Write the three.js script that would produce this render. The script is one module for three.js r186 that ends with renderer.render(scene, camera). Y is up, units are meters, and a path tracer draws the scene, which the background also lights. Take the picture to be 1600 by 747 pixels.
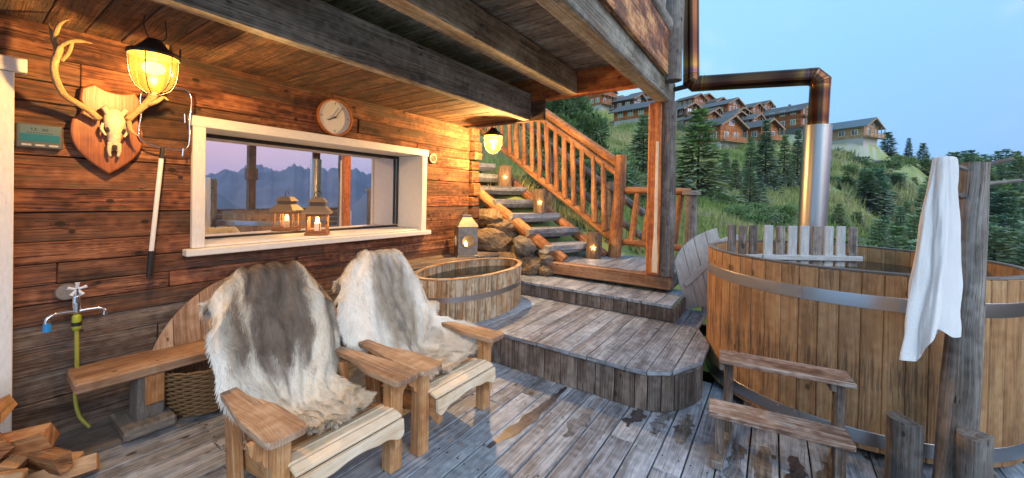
import * as THREE from 'three';
import { mergeGeometries } from 'three/addons/utils/BufferGeometryUtils.js';
import { RoundedBoxGeometry } from 'three/addons/geometries/RoundedBoxGeometry.js';
import { ImprovedNoise } from 'three/addons/math/ImprovedNoise.js';

// ---------------------------------------------------------------- camera, sky, sun, exposure
const scene = new THREE.Scene();
const DEG = Math.PI / 180, V = (x, y, z) => new THREE.Vector3(x, y, z);
const YAW = 55.67 * DEG, PITCH = -0.52 * DEG, ROLL = 1.12 * DEG, FOCAL = 601, EYE = V(0, 1.65, 0);
const FWD = V(Math.sin(YAW) * Math.cos(PITCH), Math.sin(PITCH), -Math.cos(YAW) * Math.cos(PITCH));
const R0 = V(Math.cos(YAW), 0, Math.sin(YAW)), U0 = R0.clone().cross(FWD);
const RIGHT = R0.clone().multiplyScalar(Math.cos(ROLL)).addScaledVector(U0, Math.sin(ROLL));
const UPV = U0.clone().multiplyScalar(Math.cos(ROLL)).addScaledVector(R0, -Math.sin(ROLL));
const camera = new THREE.PerspectiveCamera(2 * Math.atan(434 / FOCAL) / DEG, 1600 / 868, 0.05, 30000);
camera.setViewOffset(1600, 868, 0, 121, 1600, 747);
camera.position.copy(EYE);
camera.quaternion.setFromRotationMatrix(new THREE.Matrix4().makeBasis(RIGHT, UPV, FWD.clone().negate()));
scene.add(camera);
const renderer = new THREE.WebGLRenderer({ antialias: true });
renderer.setSize(1024, 478);
renderer.toneMapping = THREE.LinearToneMapping;
renderer.toneMappingExposure = 1.75;
renderer.shadowMap.enabled = true;

function mulberry(a) { return () => { a |= 0; a = a + 0x6D2B79F5 | 0; let t = Math.imul(a ^ a >>> 15, 1 | a); t = t + Math.imul(t ^ t >>> 7, 61 | t) ^ t; return ((t ^ t >>> 14) >>> 0) / 4294967296; }; }
const clamp = (x, a = 0, b = 1) => Math.min(b, Math.max(a, x)), lerp = (a, b, t) => a + (b - a) * t;
const sstep = (a, b, x) => { const t = clamp((x - a) / (b - a)); return t * t * (3 - 2 * t); };
const PN = new ImprovedNoise();
const fbm3 = (x, y, z, o = 4) => { let s = 0, a = 0.5; for (let i = 0; i < o; i++) { s += a * PN.noise(x, y, z); x *= 2.03; y *= 2.03; z *= 2.03; a *= 0.5; } return s; };
{ // dusk sky: blue overhead, paler at the skyline in front, a pink belt over the valley side
  const W = 1024, H = 512, d = new Float32Array(W * H * 4);
  const mix = (a, b, t) => a.map((x, i) => lerp(x, b[i], t));
  for (let j = 0; j < H; j++) for (let i = 0; i < W; i++) {
    const el = ((j + 0.5) / H - 0.5) * Math.PI, lon = ((i + 0.5) / W - 0.5) * 2 * Math.PI;
    const x = Math.cos(el) * Math.cos(lon), y = Math.sin(el), z = Math.cos(el) * Math.sin(lon);
    const e = Math.max(0, el / DEG), az = Math.atan2(x, -z) / DEG;
    let c = mix([0.38, 0.62, 0.84], [0.30, 0.585, 0.79], sstep(0, 18, e));
    c = mix(c, [0.2, 0.45, 0.74], sstep(18, 75, e));
    const side = Math.exp(-(((az - 112) / 30) ** 2)) * (1 - sstep(4, 34, e));
    c = mix(c, [0.17, 0.43, 0.81], side * 0.85);
    let dz = Math.abs(az - 165); if (dz > 180) dz = 360 - dz;
    const pink = Math.exp(-((dz / 37) ** 2)) * (1 - sstep(9, 38, e));
    c = mix(c, mix([0.92, 0.60, 0.66], [0.64, 0.58, 0.80], sstep(5, 19, e)), pink * 0.95);
    const k = 1 / (y + 0.28), cl = fbm3(x * k * 1.3 + 3, z * k * 3.2 + 7, 1.7, 5) + 0.5 * fbm3(x * k * 5, z * k * 9, 4.2, 3);
    c = mix(c, [0.62, 0.72, 0.82], sstep(0.02, 0.5, cl) * 0.4 * sstep(0, 8, e));
    d.set([c[0] * 0.84, c[1] * 0.84, c[2] * 0.84, 1], (j * W + i) * 4);
  }
  const t = new THREE.DataTexture(d, W, H, THREE.RGBAFormat, THREE.FloatType);
  t.mapping = THREE.EquirectangularReflectionMapping; t.colorSpace = THREE.LinearSRGBColorSpace;
  t.magFilter = t.minFilter = THREE.LinearFilter; t.wrapS = THREE.RepeatWrapping; t.needsUpdate = true;
  scene.background = t; scene.environment = t;
  scene.backgroundIntensity = 1; scene.environmentIntensity = 1;
}
const sun = new THREE.DirectionalLight(new THREE.Color().setRGB(1.0, 0.95, 0.94), 1.3);
sun.position.set(-24, 44, 62); sun.target.position.set(3, 0, -1);
sun.castShadow = true; sun.shadow.radius = 120; sun.shadow.mapSize.set(2048, 2048);
Object.assign(sun.shadow.camera, { left: -14, right: 14, top: 14, bottom: -14, near: 1, far: 200 });
scene.add(sun, sun.target);

// ---------------------------------------------------------------- helpers
const rayAt = (px, py) => FWD.clone().addScaledVector(RIGHT, (px - 800) / FOCAL).addScaledVector(UPV, -(py - 313) / FOCAL);
function on(px, py, axis, val) { const d = rayAt(px, py); return EYE.clone().addScaledVector(d, (val - EYE[axis]) / d[axis]); }
const atDepth = (px, py, k) => EYE.clone().addScaledVector(rayAt(px, py), k);
const taken = {};
function numbered(n) { const k = taken[n] = (taken[n] ?? -1) + 1; return k ? n + '_' + String(k).padStart(3, '0') : n; }
function thing(name, label, category, pos, group) {
  const o = new THREE.Group(); o.name = numbered(name); scene.add(o);
  if (pos) o.position.set(...pos);
  o.userData = { label, category }; if (group) o.userData.group = group;
  return o;
}
function struct(name) { const o = new THREE.Group(); o.name = numbered(name); o.userData = { kind: 'structure' }; scene.add(o); return o; }
function part(parent, name, geo, mat, pos, rot) {
  const m = new THREE.Mesh(geo, mat); m.name = name;
  if (pos) m.position.set(...pos);
  if (rot) m.rotation.set(...rot);
  parent.add(m); return m;
}
const merge = (a) => mergeGeometries(a.map((g) => { const n = g.index ? g.toNonIndexed() : g; for (const k of Object.keys(n.attributes)) if (!['position', 'normal', 'uv', 'color'].includes(k)) n.deleteAttribute(k); return n; }));
const WL = 2.4, WW = 0.6; // metres covered by a wood texture along and across its grain
let rg = mulberry(7);
// a box with chamfered edges; grain runs along axis g; own texture offset
let pinU = null; // set to keep a fixed texture position along the grain
function cbox(w, h, d, g = 0, c = 0.004, jit = 0) {
  const S = [w / 2, h / 2, d / 2]; c = Math.min(c, w * 0.3, h * 0.3, d * 0.3);
  const ou = pinU ?? rg(), ov = rg(), P = [], N = [], UV = [], jt = {};
  const J = (v) => { if (!jit) return v; const k = v.map((x) => Math.sign(x)).join(); jt[k] ??= [0, 1, 2].map(() => (rg() - 0.5) * 2 * jit); return v.map((x, i) => x + jt[k][i]); };
  const tri = (a, b, e, n) => {
    const A = V(...a), n2 = V(...b).sub(A).cross(V(...e).sub(A));
    if (n2.dot(V(...n)) < 0) [b, e] = [e, b];
    n2.copy(V(...b).sub(A).cross(V(...e).sub(A))).normalize();
    const ax = [Math.abs(n[0]), Math.abs(n[1]), Math.abs(n[2])], m = ax.indexOf(Math.max(...ax));
    for (const v of [a, b, e]) {
      P.push(...v); N.push(n2.x, n2.y, n2.z);
      if (m === g) UV.push(v[(g + 1) % 3] / WL + ou, v[(g + 2) % 3] / WW + ov);
      else UV.push(v[g] / WL + ou, v[3 - g - m] / WW + ov + m * 0.31);
    }
  };
  const cor = (i, s) => { const v = s.map((x, k) => x * (S[k] - (k === i ? 0 : c))); return J(v); };
  for (let i = 0; i < 3; i++) for (const s of [-1, 1]) {
    const j = (i + 1) % 3, k = (i + 2) % 3, q = [[-1, -1], [1, -1], [1, 1], [-1, 1]].map(([a, b]) => { const t = []; t[i] = s; t[j] = a; t[k] = b; return cor(i, t); });
    const n = [0, 0, 0]; n[i] = s; tri(q[0], q[1], q[2], n); tri(q[0], q[2], q[3], n);
  }
  for (let i = 0; i < 3; i++) { // edges along axis i
    const j = (i + 1) % 3, k = (i + 2) % 3;
    for (const a of [-1, 1]) for (const b of [-1, 1]) {
      const mk = (s) => { const t = []; t[i] = s; t[j] = a; t[k] = b; return t; };
      const n = [0, 0, 0]; n[j] = a * 1.01; n[k] = b;
      const p0 = cor(j, mk(-1)), p1 = cor(j, mk(1)), p2 = cor(k, mk(1)), p3 = cor(k, mk(-1));
      tri(p0, p1, p2, n); tri(p0, p2, p3, n);
    }
  }
  for (const a of [-1, 1]) for (const b of [-1, 1]) for (const e of [-1, 1]) tri(cor(0, [a, b, e]), cor(1, [a, b, e]), cor(2, [a, b, e]), [a, b, e]);
  const G = new THREE.BufferGeometry();
  G.setAttribute('position', new THREE.Float32BufferAttribute(P, 3)); G.setAttribute('normal', new THREE.Float32BufferAttribute(N, 3)); G.setAttribute('uv', new THREE.Float32BufferAttribute(UV, 2));
  return G;
}
// uneven round log along +y from 0 to len; grain along it
function logGeo(len, r0, r1, { seg = 12, rings = 8, wob = 0.06, seed = 1, flat = 0, bend = 0 } = {}) {
  const P = [], UV = [], I = [], ou = rg(), ov = rg();
  for (let j = 0; j <= rings; j++) for (let i = 0; i <= seg; i++) {
    const t = j / rings, a = (i % seg) / seg * 2 * Math.PI;
    let r = lerp(r0, r1, t) * (1 + wob * 2 * PN.noise(Math.cos(a) * 1.1 + seed * 3.7, t * len * 1.7, Math.sin(a) * 1.1 + seed));
    let x = Math.cos(a) * r, z = Math.sin(a) * r; if (flat && z > r * flat) z = r * flat;
    P.push(x + bend * Math.sin(t * Math.PI), t * len, z); UV.push(t * len / WL + ou, i / seg * 2 * Math.PI * r0 / WW + ov);
  }
  for (let j = 0; j < rings; j++) for (let i = 0; i < seg; i++) { const a = j * (seg + 1) + i, b = a + seg + 1; I.push(a, b, a + 1, a + 1, b, b + 1); }
  let G = new THREE.BufferGeometry(); G.setAttribute('position', new THREE.Float32BufferAttribute(P, 3)); G.setAttribute('uv', new THREE.Float32BufferAttribute(UV, 2)); G.setIndex(I); G.computeVertexNormals();
  const caps = []; // end faces
  for (const e of [0, 1]) {
    const p = [], u = [], n = [], off = e * rings * (seg + 1), cx = bend * Math.sin(e * Math.PI);
    for (let i = 0; i < seg; i++) for (const k of e ? [-1, i + 1, i] : [-1, i, i + 1]) {
      const q = k < 0 ? [cx, e * len, 0] : P.slice((off + k) * 3, (off + k) * 3 + 3); p.push(...q); u.push(q[0] / WW + 0.3, q[2] / WW + 0.3); n.push(0, e ? 1 : -1, 0);
    }
    const c = new THREE.BufferGeometry(); c.setAttribute('position', new THREE.Float32BufferAttribute(p, 3)); c.setAttribute('normal', new THREE.Float32BufferAttribute(n, 3)); c.setAttribute('uv', new THREE.Float32BufferAttribute(u, 2)); caps.push(c);
  }
  return merge([G, ...caps]);
}
function between(mesh, a, b) { mesh.position.copy(a); mesh.quaternion.setFromUnitVectors(V(0, 1, 0), b.clone().sub(a).normalize()); return mesh; }
function logPart(parent, name, a, b, r0, r1, mat, opt = {}) { a = Array.isArray(a) ? V(...a) : a; b = Array.isArray(b) ? V(...b) : b; return between(part(parent, name, logGeo(a.distanceTo(b), r0, r1, { seed: rg() * 50, ...opt }), mat), a, b); }
// tube through points with a radius at each
function taper(pts, rad, seg = 10, sub = 6) {
  const c = new THREE.CatmullRomCurve3(pts), n = (pts.length - 1) * sub, f = c.computeFrenetFrames(n), P = [], UV = [], I = [];
  for (let j = 0; j <= n; j++) {
    const q = c.getPoint(j / n), t = j / n * (rad.length - 1), k = Math.min(rad.length - 2, Math.floor(t)), r = lerp(rad[k], rad[k + 1], t - k);
    for (let i = 0; i <= seg; i++) { const a = i / seg * 2 * Math.PI; const v = q.clone().addScaledVector(f.normals[j], Math.cos(a) * r).addScaledVector(f.binormals[j], Math.sin(a) * r); P.push(v.x, v.y, v.z); UV.push(j / n, i / seg); }
  }
  for (let j = 0; j < n; j++) for (let i = 0; i < seg; i++) { const a = j * (seg + 1) + i, b = a + seg + 1; I.push(a, a + 1, b, a + 1, b + 1, b); }
  const e0 = P.length / 3; P.push(pts[0].x, pts[0].y, pts[0].z); UV.push(0, 0); const l = pts[pts.length - 1]; P.push(l.x, l.y, l.z); UV.push(1, 0);
  for (let i = 0; i < seg; i++) { I.push(e0, i + 1, i); I.push(e0 + 1, n * (seg + 1) + i, n * (seg + 1) + i + 1); }
  const G = new THREE.BufferGeometry(); G.setAttribute('position', new THREE.Float32BufferAttribute(P, 3)); G.setAttribute('uv', new THREE.Float32BufferAttribute(UV, 2)); G.setIndex(I); G.computeVertexNormals(); return G;
}
function extr(pts, depth, bevel = 0.004, g = 0, holes = []) {
  const sh = pts instanceof THREE.Shape ? pts : new THREE.Shape(pts.map((p) => new THREE.Vector2(p[0], p[1])));
  for (const h of holes) sh.holes.push(h);
  const G = new THREE.ExtrudeGeometry(sh, { depth: depth - 2 * bevel, bevelEnabled: bevel > 0, bevelSize: bevel, bevelThickness: bevel, bevelOffset: -bevel, bevelSegments: 2, curveSegments: 14 });
  G.translate(0, 0, bevel - depth / 2);
  const p = G.attributes.position, n = G.attributes.normal, uv = G.attributes.uv, ou = rg(), ov = rg();
  for (let i = 0; i < p.count; i++) {
    const q = [p.getX(i), p.getY(i), p.getZ(i)], a = [Math.abs(n.getX(i)), Math.abs(n.getY(i)), Math.abs(n.getZ(i))], m = a.indexOf(Math.max(...a));
    if (m === g) uv.setXY(i, q[(g + 1) % 3] / WL + ou, q[(g + 2) % 3] / WW + ov); else uv.setXY(i, q[g] / WL + ou, q[3 - g - m] / WW + ov);
  }
  return G;
}
// ---------------------------------------------------------------- procedural surfaces
function lattice(seed, px, py) { const r = mulberry(seed), a = new Float32Array(px * py); for (let i = 0; i < a.length; i++) a[i] = r(); return (x, y) => { const xi = Math.floor(x), yi = Math.floor(y), fx = x - xi, fy = y - yi, sx = fx * fx * (3 - 2 * fx), sy = fy * fy * (3 - 2 * fy); const g = (i, j) => a[((j % py) + py) % py * px + ((i % px) + px) % px]; return lerp(lerp(g(xi, yi), g(xi + 1, yi), sx), lerp(g(xi, yi + 1), g(xi + 1, yi + 1), sx), sy); }; }
function tex(w, h, f, srgb = true) {
  const d = new Uint8Array(w * h * 4);
  for (let j = 0; j < h; j++) for (let i = 0; i < w; i++) { const c = f(i / w, j / h); const k = (j * w + i) * 4; d[k] = clamp(c[0], 0, 255); d[k + 1] = clamp(c[1], 0, 255); d[k + 2] = clamp(c[2], 0, 255); d[k + 3] = 255; }
  const t = new THREE.DataTexture(d, w, h, THREE.RGBAFormat); if (srgb) t.colorSpace = THREE.SRGBColorSpace;
  t.wrapS = t.wrapT = THREE.RepeatWrapping; t.magFilter = THREE.LinearFilter; t.minFilter = THREE.LinearMipmapLinearFilter; t.generateMipmaps = true; t.needsUpdate = true; return t;
}
// wood: dark / mid / light tones, patch tone and amount, knots, cracks; colours are sRGB bytes
function wood(seed, { dark, mid, light, patch, amount = 0.3, knots = 7, cracks = 0.5, streak = 1, bump = 0.004, rough = 0.85, w = 1024, h = 512, contrast = 1, knotTone, stain }) {
  const a = lattice(seed, 8, 8), b = lattice(seed + 1, 6, 64), c = lattice(seed + 2, 14, 256), e = lattice(seed + 3, 64, 16), f = lattice(seed + 4, 128, 128), rr = mulberry(seed + 5), gC = lattice(seed + 6, 12, 128);
  const K = []; for (let i = 0; i < knots; i++) K.push([rr(), rr(), 0.006 + rr() * 0.011, 0.7 + rr() * 0.6]);
  const hgt = new Float32Array(w * h);
  const map = tex(w, h, (u, v) => {
    let vv = v + (a(u * 8, v * 8) - 0.5) * 0.05, kn = 0, ring = 0;
    for (const [ku, kv, kr, ks] of K) {
      let du = u - ku, dv = v - kv; du -= Math.round(du); dv -= Math.round(dv);
      const D = Math.hypot(du * WL * 0.62, dv * WW * ks); 
      if (D < kr * 7) { vv += Math.sign(dv) * kr * 1.1 * Math.exp(-((D / (kr * 2.2)) ** 2)); kn = Math.max(kn, sstep(kr * 1.25, kr * 0.55, D)); ring = Math.max(ring, Math.exp(-((D / (kr * 2.4)) ** 2)) * (0.5 + 0.5 * Math.sin(D / kr * 9))); }
    }
    const g1 = b(u * 6, vv * 64), g2 = c(u * 14, vv * 256), g3 = f(u * 128, v * 128), bl = a(u * 8 + 3.3, v * 8 + 1.7) * 0.6 + e(u * 64, v * 16) * 0.4;
    let t = clamp(0.5 + ((g1 - 0.5) * 0.34 + (g2 - 0.5) * 0.32 * streak + (bl - 0.5) * 0.8 + (g3 - 0.5) * 0.15) * contrast - ring * 0.22);
    const crk = cracks * sstep(0.86, 0.96, gC(u * 12, vv * 128)) * sstep(0.35, 0.6, e(u * 64, v * 16));
    let col = t < 0.5 ? dark.map((x, i) => lerp(x, mid[i], t * 2)) : mid.map((x, i) => lerp(x, light[i], t * 2 - 1));
    if (patch) { const p = sstep(1 - amount - 0.16, 1 - amount + 0.16, a(u * 8 + 5.1, v * 8 + 2.9) * 0.5 + b(u * 6 + 7, v * 64 + 11) * 0.3 + f(u * 128, v * 128) * 0.2) * 0.9; col = col.map((x, i) => lerp(x, patch[i] * (0.75 + 0.5 * g2), p)); }
    if (stain) { const [sc, f2] = stain(u, v, g2, f(u * 128, v * 128), b(u * 6 + 2, v * 64 + 5)); col = col.map((x, i) => lerp(x, sc[i], f2)); }
    const kt = knotTone || dark; col = col.map((x, i) => lerp(lerp(x, kt[i] * 0.75, kn * 0.85), dark[i] * 0.35, crk * 0.85));
    hgt[Math.round(v * h) % h * w + Math.round(u * w) % w] = clamp(0.55 + (g2 - 0.5) * 0.3 + (g1 - 0.5) * 0.25 + (g3 - 0.5) * 0.2 - crk * 0.5 - kn * 0.1);
    return col;
  });
  const bm = tex(w, h, (u, v) => { const x = 255 * hgt[Math.round(v * h) % h * w + Math.round(u * w) % w]; return [x, x, x]; }, false);
  return new THREE.MeshStandardMaterial({ map, bumpMap: bm, bumpScale: bump, roughness: rough, metalness: 0 });
}
function tints(m, list) { return list.map((c) => { const n = m.clone(); n.color.setRGB(...c); return n; }); }
const pick = (a) => a[Math.floor(rg() * a.length)];
const M = {};
const wallW = wood(11, { dark: [60, 38, 29], mid: [126, 83, 60], light: [176, 128, 94], patch: [84, 72, 64], amount: 0.42, knots: 9, cracks: 0.9, bump: 0.006, contrast: 1.1 });
const wallW2 = wood(23, { dark: [56, 36, 28], mid: [130, 84, 60], light: [180, 128, 92], patch: [70, 40, 32], amount: 0.3, knots: 10, cracks: 1, bump: 0.008, contrast: 1.35 });
M.wall = [...tints(wallW, [[1, 1, 1], [0.82, 0.76, 0.74], [0.95, 0.84, 0.78], [0.7, 0.66, 0.64]]), ...tints(wallW2, [[1, 1, 1], [0.8, 0.74, 0.72], [1, 0.88, 0.84]])];
const greyW = wood(31, { dark: [70, 58, 50], mid: [126, 112, 102], light: [165, 152, 140], patch: [96, 70, 54], amount: 0.28, knots: 8, cracks: 1, bump: 0.007, contrast: 1.2 });
M.wallGrey = tints(greyW, [[0.95, 0.92, 0.9], [0.75, 0.72, 0.7], [0.6, 0.58, 0.57]]);
const deckW = wood(41, { dark: [112, 117, 126], mid: [156, 166, 180], light: [196, 206, 221], patch: [158, 148, 142], amount: 0.16, knots: 7, cracks: 0.6, bump: 0.004, contrast: 1.25, rough: 0.5, knotTone: [96, 82, 74] });
const deckW2 = wood(47, { dark: [94, 96, 102], mid: [142, 150, 162], light: [186, 195, 208], patch: [134, 124, 119], amount: 0.24, knots: 9, cracks: 0.7, bump: 0.004, contrast: 1.4, rough: 0.48, knotTone: [84, 70, 62] });
M.deck = [...tints(deckW, [[1, 1, 1], [0.9, 0.89, 0.9], [0.96, 0.93, 0.9]]), ...tints(deckW2, [[1, 1, 1], [0.86, 0.85, 0.86], [0.95, 0.92, 0.9]])];
M.deckDark = tints(deckW2, [[0.5, 0.46, 0.44], [0.42, 0.38, 0.36], [0.58, 0.54, 0.5]]);
M.deckWarm = tints(deckW2, [[0.62, 0.5, 0.42], [0.54, 0.43, 0.36], [0.7, 0.57, 0.47]]);
const riserW = wood(53, { dark: [74, 65, 61], mid: [122, 112, 106], light: [164, 154, 147], patch: [88, 72, 62], amount: 0.3, knots: 10, cracks: 0.8, bump: 0.004, contrast: 1.2 });
M.riser = tints(riserW, [[1, 1, 1], [0.82, 0.8, 0.8], [0.92, 0.86, 0.82], [0.7, 0.66, 0.64]]);
const beamW = wood(61, { dark: [84, 80, 73], mid: [144, 139, 129], light: [186, 179, 167], patch: [112, 92, 76], amount: 0.3, knots: 8, cracks: 1, bump: 0.008, contrast: 1.25 });
M.beam = tints(beamW, [[1, 1, 1], [0.85, 0.84, 0.82], [1, 0.96, 0.9]]);
const ceilW = wood(67, { dark: [52, 36, 28], mid: [110, 78, 56], light: [152, 112, 80], patch: [78, 66, 58], amount: 0.4, knots: 8, cracks: 0.9, bump: 0.006, contrast: 1.3 });
M.ceil = tints(ceilW, [[1, 1, 1], [0.8, 0.75, 0.72], [0.9, 0.82, 0.76]]);
M.ceilGrey = tints(beamW, [[1, 0.95, 0.9], [0.82, 0.78, 0.74], [0.9, 0.84, 0.78]]);
const orangeW = wood(71, { dark: [120, 60, 26], mid: [184, 104, 50], light: [218, 150, 88], patch: [116, 62, 34], amount: 0.22, knots: 7, cracks: 0.8, bump: 0.005, contrast: 1.15, rough: 0.6 });
M.orange = tints(orangeW, [[1, 1, 1], [0.88, 0.82, 0.78], [0.95, 0.9, 0.84]]);
const chairW = wood(79, { dark: [150, 98, 58], mid: [196, 146, 98], light: [222, 182, 138], patch: [160, 124, 98], amount: 0.25, knots: 5, cracks: 0.35, bump: 0.0025, contrast: 0.95, rough: 0.6 });
M.chair = tints(chairW, [[1, 1, 1], [0.93, 0.88, 0.84], [0.86, 0.78, 0.7]]);
const chairG = wood(80, { dark: [128, 92, 66], mid: [172, 140, 112], light: [204, 180, 156], patch: [136, 112, 96], amount: 0.35, knots: 5, cracks: 0.5, bump: 0.003, contrast: 1.1, rough: 0.65 });
M.chairArm = tints(chairG, [[1, 1, 1], [0.93, 0.9, 0.88]]);
M.chairPale = [wood(81, { dark: [196, 160, 122], mid: [226, 204, 174], light: [240, 226, 206], patch: [206, 180, 152], amount: 0.2, knots: 4, cracks: 0.3, bump: 0.0025, contrast: 0.9, rough: 0.6, w: 512, h: 256 })];
const tubW = wood(83, { dark: [134, 96, 62], mid: [184, 142, 100], light: [214, 178, 136], patch: [148, 112, 78], amount: 0.25, knots: 3, cracks: 0.25, bump: 0.0025, contrast: 0.95, rough: 0.6 });
M.tub = tints(tubW, [[1, 1, 1], [0.9, 0.85, 0.8], [0.96, 0.9, 0.84], [1, 0.95, 0.88], [0.84, 0.76, 0.68]]);
// mildew that grew on the tub's front at half height and near its foot
const mil = lattice(131, 14, 60), mil2 = lattice(132, 50, 140);
const tubS = wood(84, { dark: [126, 90, 60], mid: [176, 134, 94], light: [204, 168, 126], patch: [140, 106, 76], amount: 0.3, knots: 3, cracks: 0.3, bump: 0.0025, contrast: 1, rough: 0.65, stain: (u, v) => { const y = (u > 0.5 ? u - 1 : u) * WL + 0.6, n = mil(u * 14, v * 60) * 0.6 + mil2(u * 50, v * 140) * 0.4, band = Math.exp(-(((y - 0.5) / 0.13) ** 2)) + 0.8 * Math.exp(-(((y - 0.12) / 0.1) ** 2)); return [[74, 62, 52], sstep(0.36, 0.8, n * (0.5 + 0.55 * band)) * 0.62]; } });
M.tubStained = tints(tubS, [[1, 1, 1], [0.93, 0.9, 0.86], [1, 0.96, 0.9]]);
const tubW2 = wood(89, { dark: [124, 98, 70], mid: [190, 168, 140], light: [218, 204, 184], patch: [160, 104, 54], amount: 0.35, knots: 5, cracks: 0.5, bump: 0.003, contrast: 1.3, rough: 0.7, streak: 1.6 });
M.tubOld = tints(tubW2, [[1, 1, 1], [0.9, 0.86, 0.82], [1, 0.96, 0.92], [0.84, 0.82, 0.82]]);
const logGreyW = wood(97, { dark: [84, 76, 70], mid: [134, 126, 120], light: [170, 163, 156], patch: [104, 86, 72], amount: 0.25, knots: 6, cracks: 1, bump: 0.006, contrast: 1.2 });
M.logGrey = tints(logGreyW, [[1, 1, 1], [0.8, 0.8, 0.82], [0.62, 0.62, 0.65]]);
const logW = wood(101, { dark: [104, 66, 40], mid: [168, 116, 74], light: [206, 160, 112], patch: [120, 90, 66], amount: 0.35, knots: 7, cracks: 0.9, bump: 0.006, contrast: 1.2, rough: 0.7 });
M.log = tints(logW, [[1, 1, 1], [0.86, 0.8, 0.76], [0.94, 0.88, 0.82]]);
const shieldW = wood(107, { dark: [96, 50, 24], mid: [140, 80, 42], light: [170, 108, 62], amount: 0, knots: 1, cracks: 0.1, bump: 0.001, contrast: 0.8, rough: 0.4, w: 512, h: 256 });
M.stoolW = tints(wood(109, { dark: [84, 58, 44], mid: [144, 114, 96], light: [196, 182, 172], patch: [180, 170, 168], amount: 0.36, knots: 6, cracks: 0.9, bump: 0.003, contrast: 1.35, rough: 0.55 }), [[1, 1, 1], [0.86, 0.82, 0.8]]);
M.shield = shieldW;
const std = (r, g, b, rough = 0.8, o = {}) => new THREE.MeshStandardMaterial({ color: new THREE.Color().setRGB(r, g, b), roughness: rough, ...o });
const phys = (r, g, b, rough = 0.8, o = {}) => new THREE.MeshPhysicalMaterial({ color: new THREE.Color().setRGB(r, g, b), roughness: rough, ...o });
// painted trim: brush marks and small scuffs
{ const a = lattice(3, 64, 64), b = lattice(4, 128, 128), c = lattice(5, 16, 128); const t = tex(512, 512, (u, v) => { const s = 236 + (a(u * 64, v * 64) - 0.5) * 10 + (b(u * 128, v * 128) - 0.5) * 8 - 26 * sstep(0.8, 0.95, b(u * 128 + 9, v * 128 + 4) * 0.5 + a(u * 64 + 3, v * 64) * 0.5); return [s, s * 0.99, s * 0.97]; }); const bm = tex(512, 512, (u, v) => { const x = 128 + (c(u * 16, v * 128) - 0.5) * 120; return [x, x, x]; }, false);
  M.white = new THREE.MeshStandardMaterial({ map: t, bumpMap: bm, bumpScale: 0.001, roughness: 0.45, color: new THREE.Color().setRGB(0.92, 0.92, 0.92) }); }
{ const a = lattice(13, 32, 32), b = lattice(14, 128, 128), e = lattice(15, 8, 8); const f = (u, v) => a(u * 32, v * 32) * 0.45 + b(u * 128, v * 128) * 0.3 + e(u * 8, v * 8) * 0.25; const mk = (c0, c1) => tex(512, 512, (u, v) => { const t = f(u, v); return c0.map((x, i) => lerp(x, c1[i], t)); }); const bm = tex(512, 512, (u, v) => { const x = 255 * f(u, v); return [x, x, x]; }, false);
  M.stone = [new THREE.MeshStandardMaterial({ map: mk([84, 70, 56], [168, 148, 122]), bumpMap: bm, bumpScale: 0.02, roughness: 0.9 }), new THREE.MeshStandardMaterial({ map: mk([80, 74, 68], [150, 142, 132]), bumpMap: bm, bumpScale: 0.02, roughness: 0.9 })];
  M.zinc = new THREE.MeshStandardMaterial({ map: mk([120, 114, 108], [176, 168, 158]), roughness: 0.5, metalness: 0.55, bumpMap: bm, bumpScale: 0.0008 });
  M.bone = new THREE.MeshStandardMaterial({ map: mk([176, 156, 124], [236, 224, 198]), bumpMap: bm, bumpScale: 0.002, roughness: 0.7 });
  M.antler = new THREE.MeshStandardMaterial({ map: mk([124, 92, 58], [214, 182, 132]), bumpMap: bm, bumpScale: 0.004, roughness: 0.65 });
  M.concrete = new THREE.MeshStandardMaterial({ map: mk([84, 80, 76], [140, 134, 128]), bumpMap: bm, bumpScale: 0.006, roughness: 0.9 });
  M.greyPaint = new THREE.MeshStandardMaterial({ map: mk([158, 160, 162], [206, 208, 210]), bumpMap: bm, bumpScale: 0.0015, roughness: 0.7 });
  M.bark = new THREE.MeshStandardMaterial({ map: mk([70, 56, 46], [150, 128, 110]), bumpMap: bm, bumpScale: 0.012, roughness: 0.95 });
  M.wicker = new THREE.MeshStandardMaterial({ map: mk([86, 64, 42], [168, 134, 92]), roughness: 0.75 });
  M.plasterWhite = new THREE.MeshStandardMaterial({ map: mk([168, 164, 158], [204, 200, 194]), roughness: 0.85 });
}
M.edge = tints(chairG, [[0.66, 0.56, 0.5]])[0];
M.fascia = wood(73, { dark: [84, 44, 24], mid: [184, 116, 66], light: [226, 172, 116], patch: [96, 58, 38], amount: 0.36, knots: 9, cracks: 0.7, bump: 0.005, contrast: 1.7, rough: 0.6 });
M.bench = tints(chairG, [[0.82, 0.74, 0.68]])[0];
M.steel = phys(0.46, 0.45, 0.45, 0.36, { metalness: 1 });
M.hoop = phys(0.5, 0.5, 0.52, 0.34, { metalness: 1 });
{ const a = lattice(55, 4, 8), b = lattice(56, 16, 16), H = [[112, 74, 52], [86, 56, 46], [82, 54, 46], [94, 62, 50], [120, 84, 54], [150, 110, 62], [104, 70, 84], [84, 92, 128]]; M.heat = tex(128, 256, (u, v) => { const w = Math.abs(((v * 2) % 1) - 0.5) * 2, t = clamp(w ** 2.2 * 0.85 + (a(u * 4, v * 8) - 0.5) * 0.22 + (b(u * 16, v * 16) - 0.5) * 0.06) * 7, i = clamp(Math.floor(t), 0, 6), f = clamp(t - i); return H[i].map((x, k) => lerp(x, H[i + 1][k], f)); }); }
M.pipe = phys(1, 1, 1, 0.2, { map: M.heat, metalness: 1 });
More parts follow.
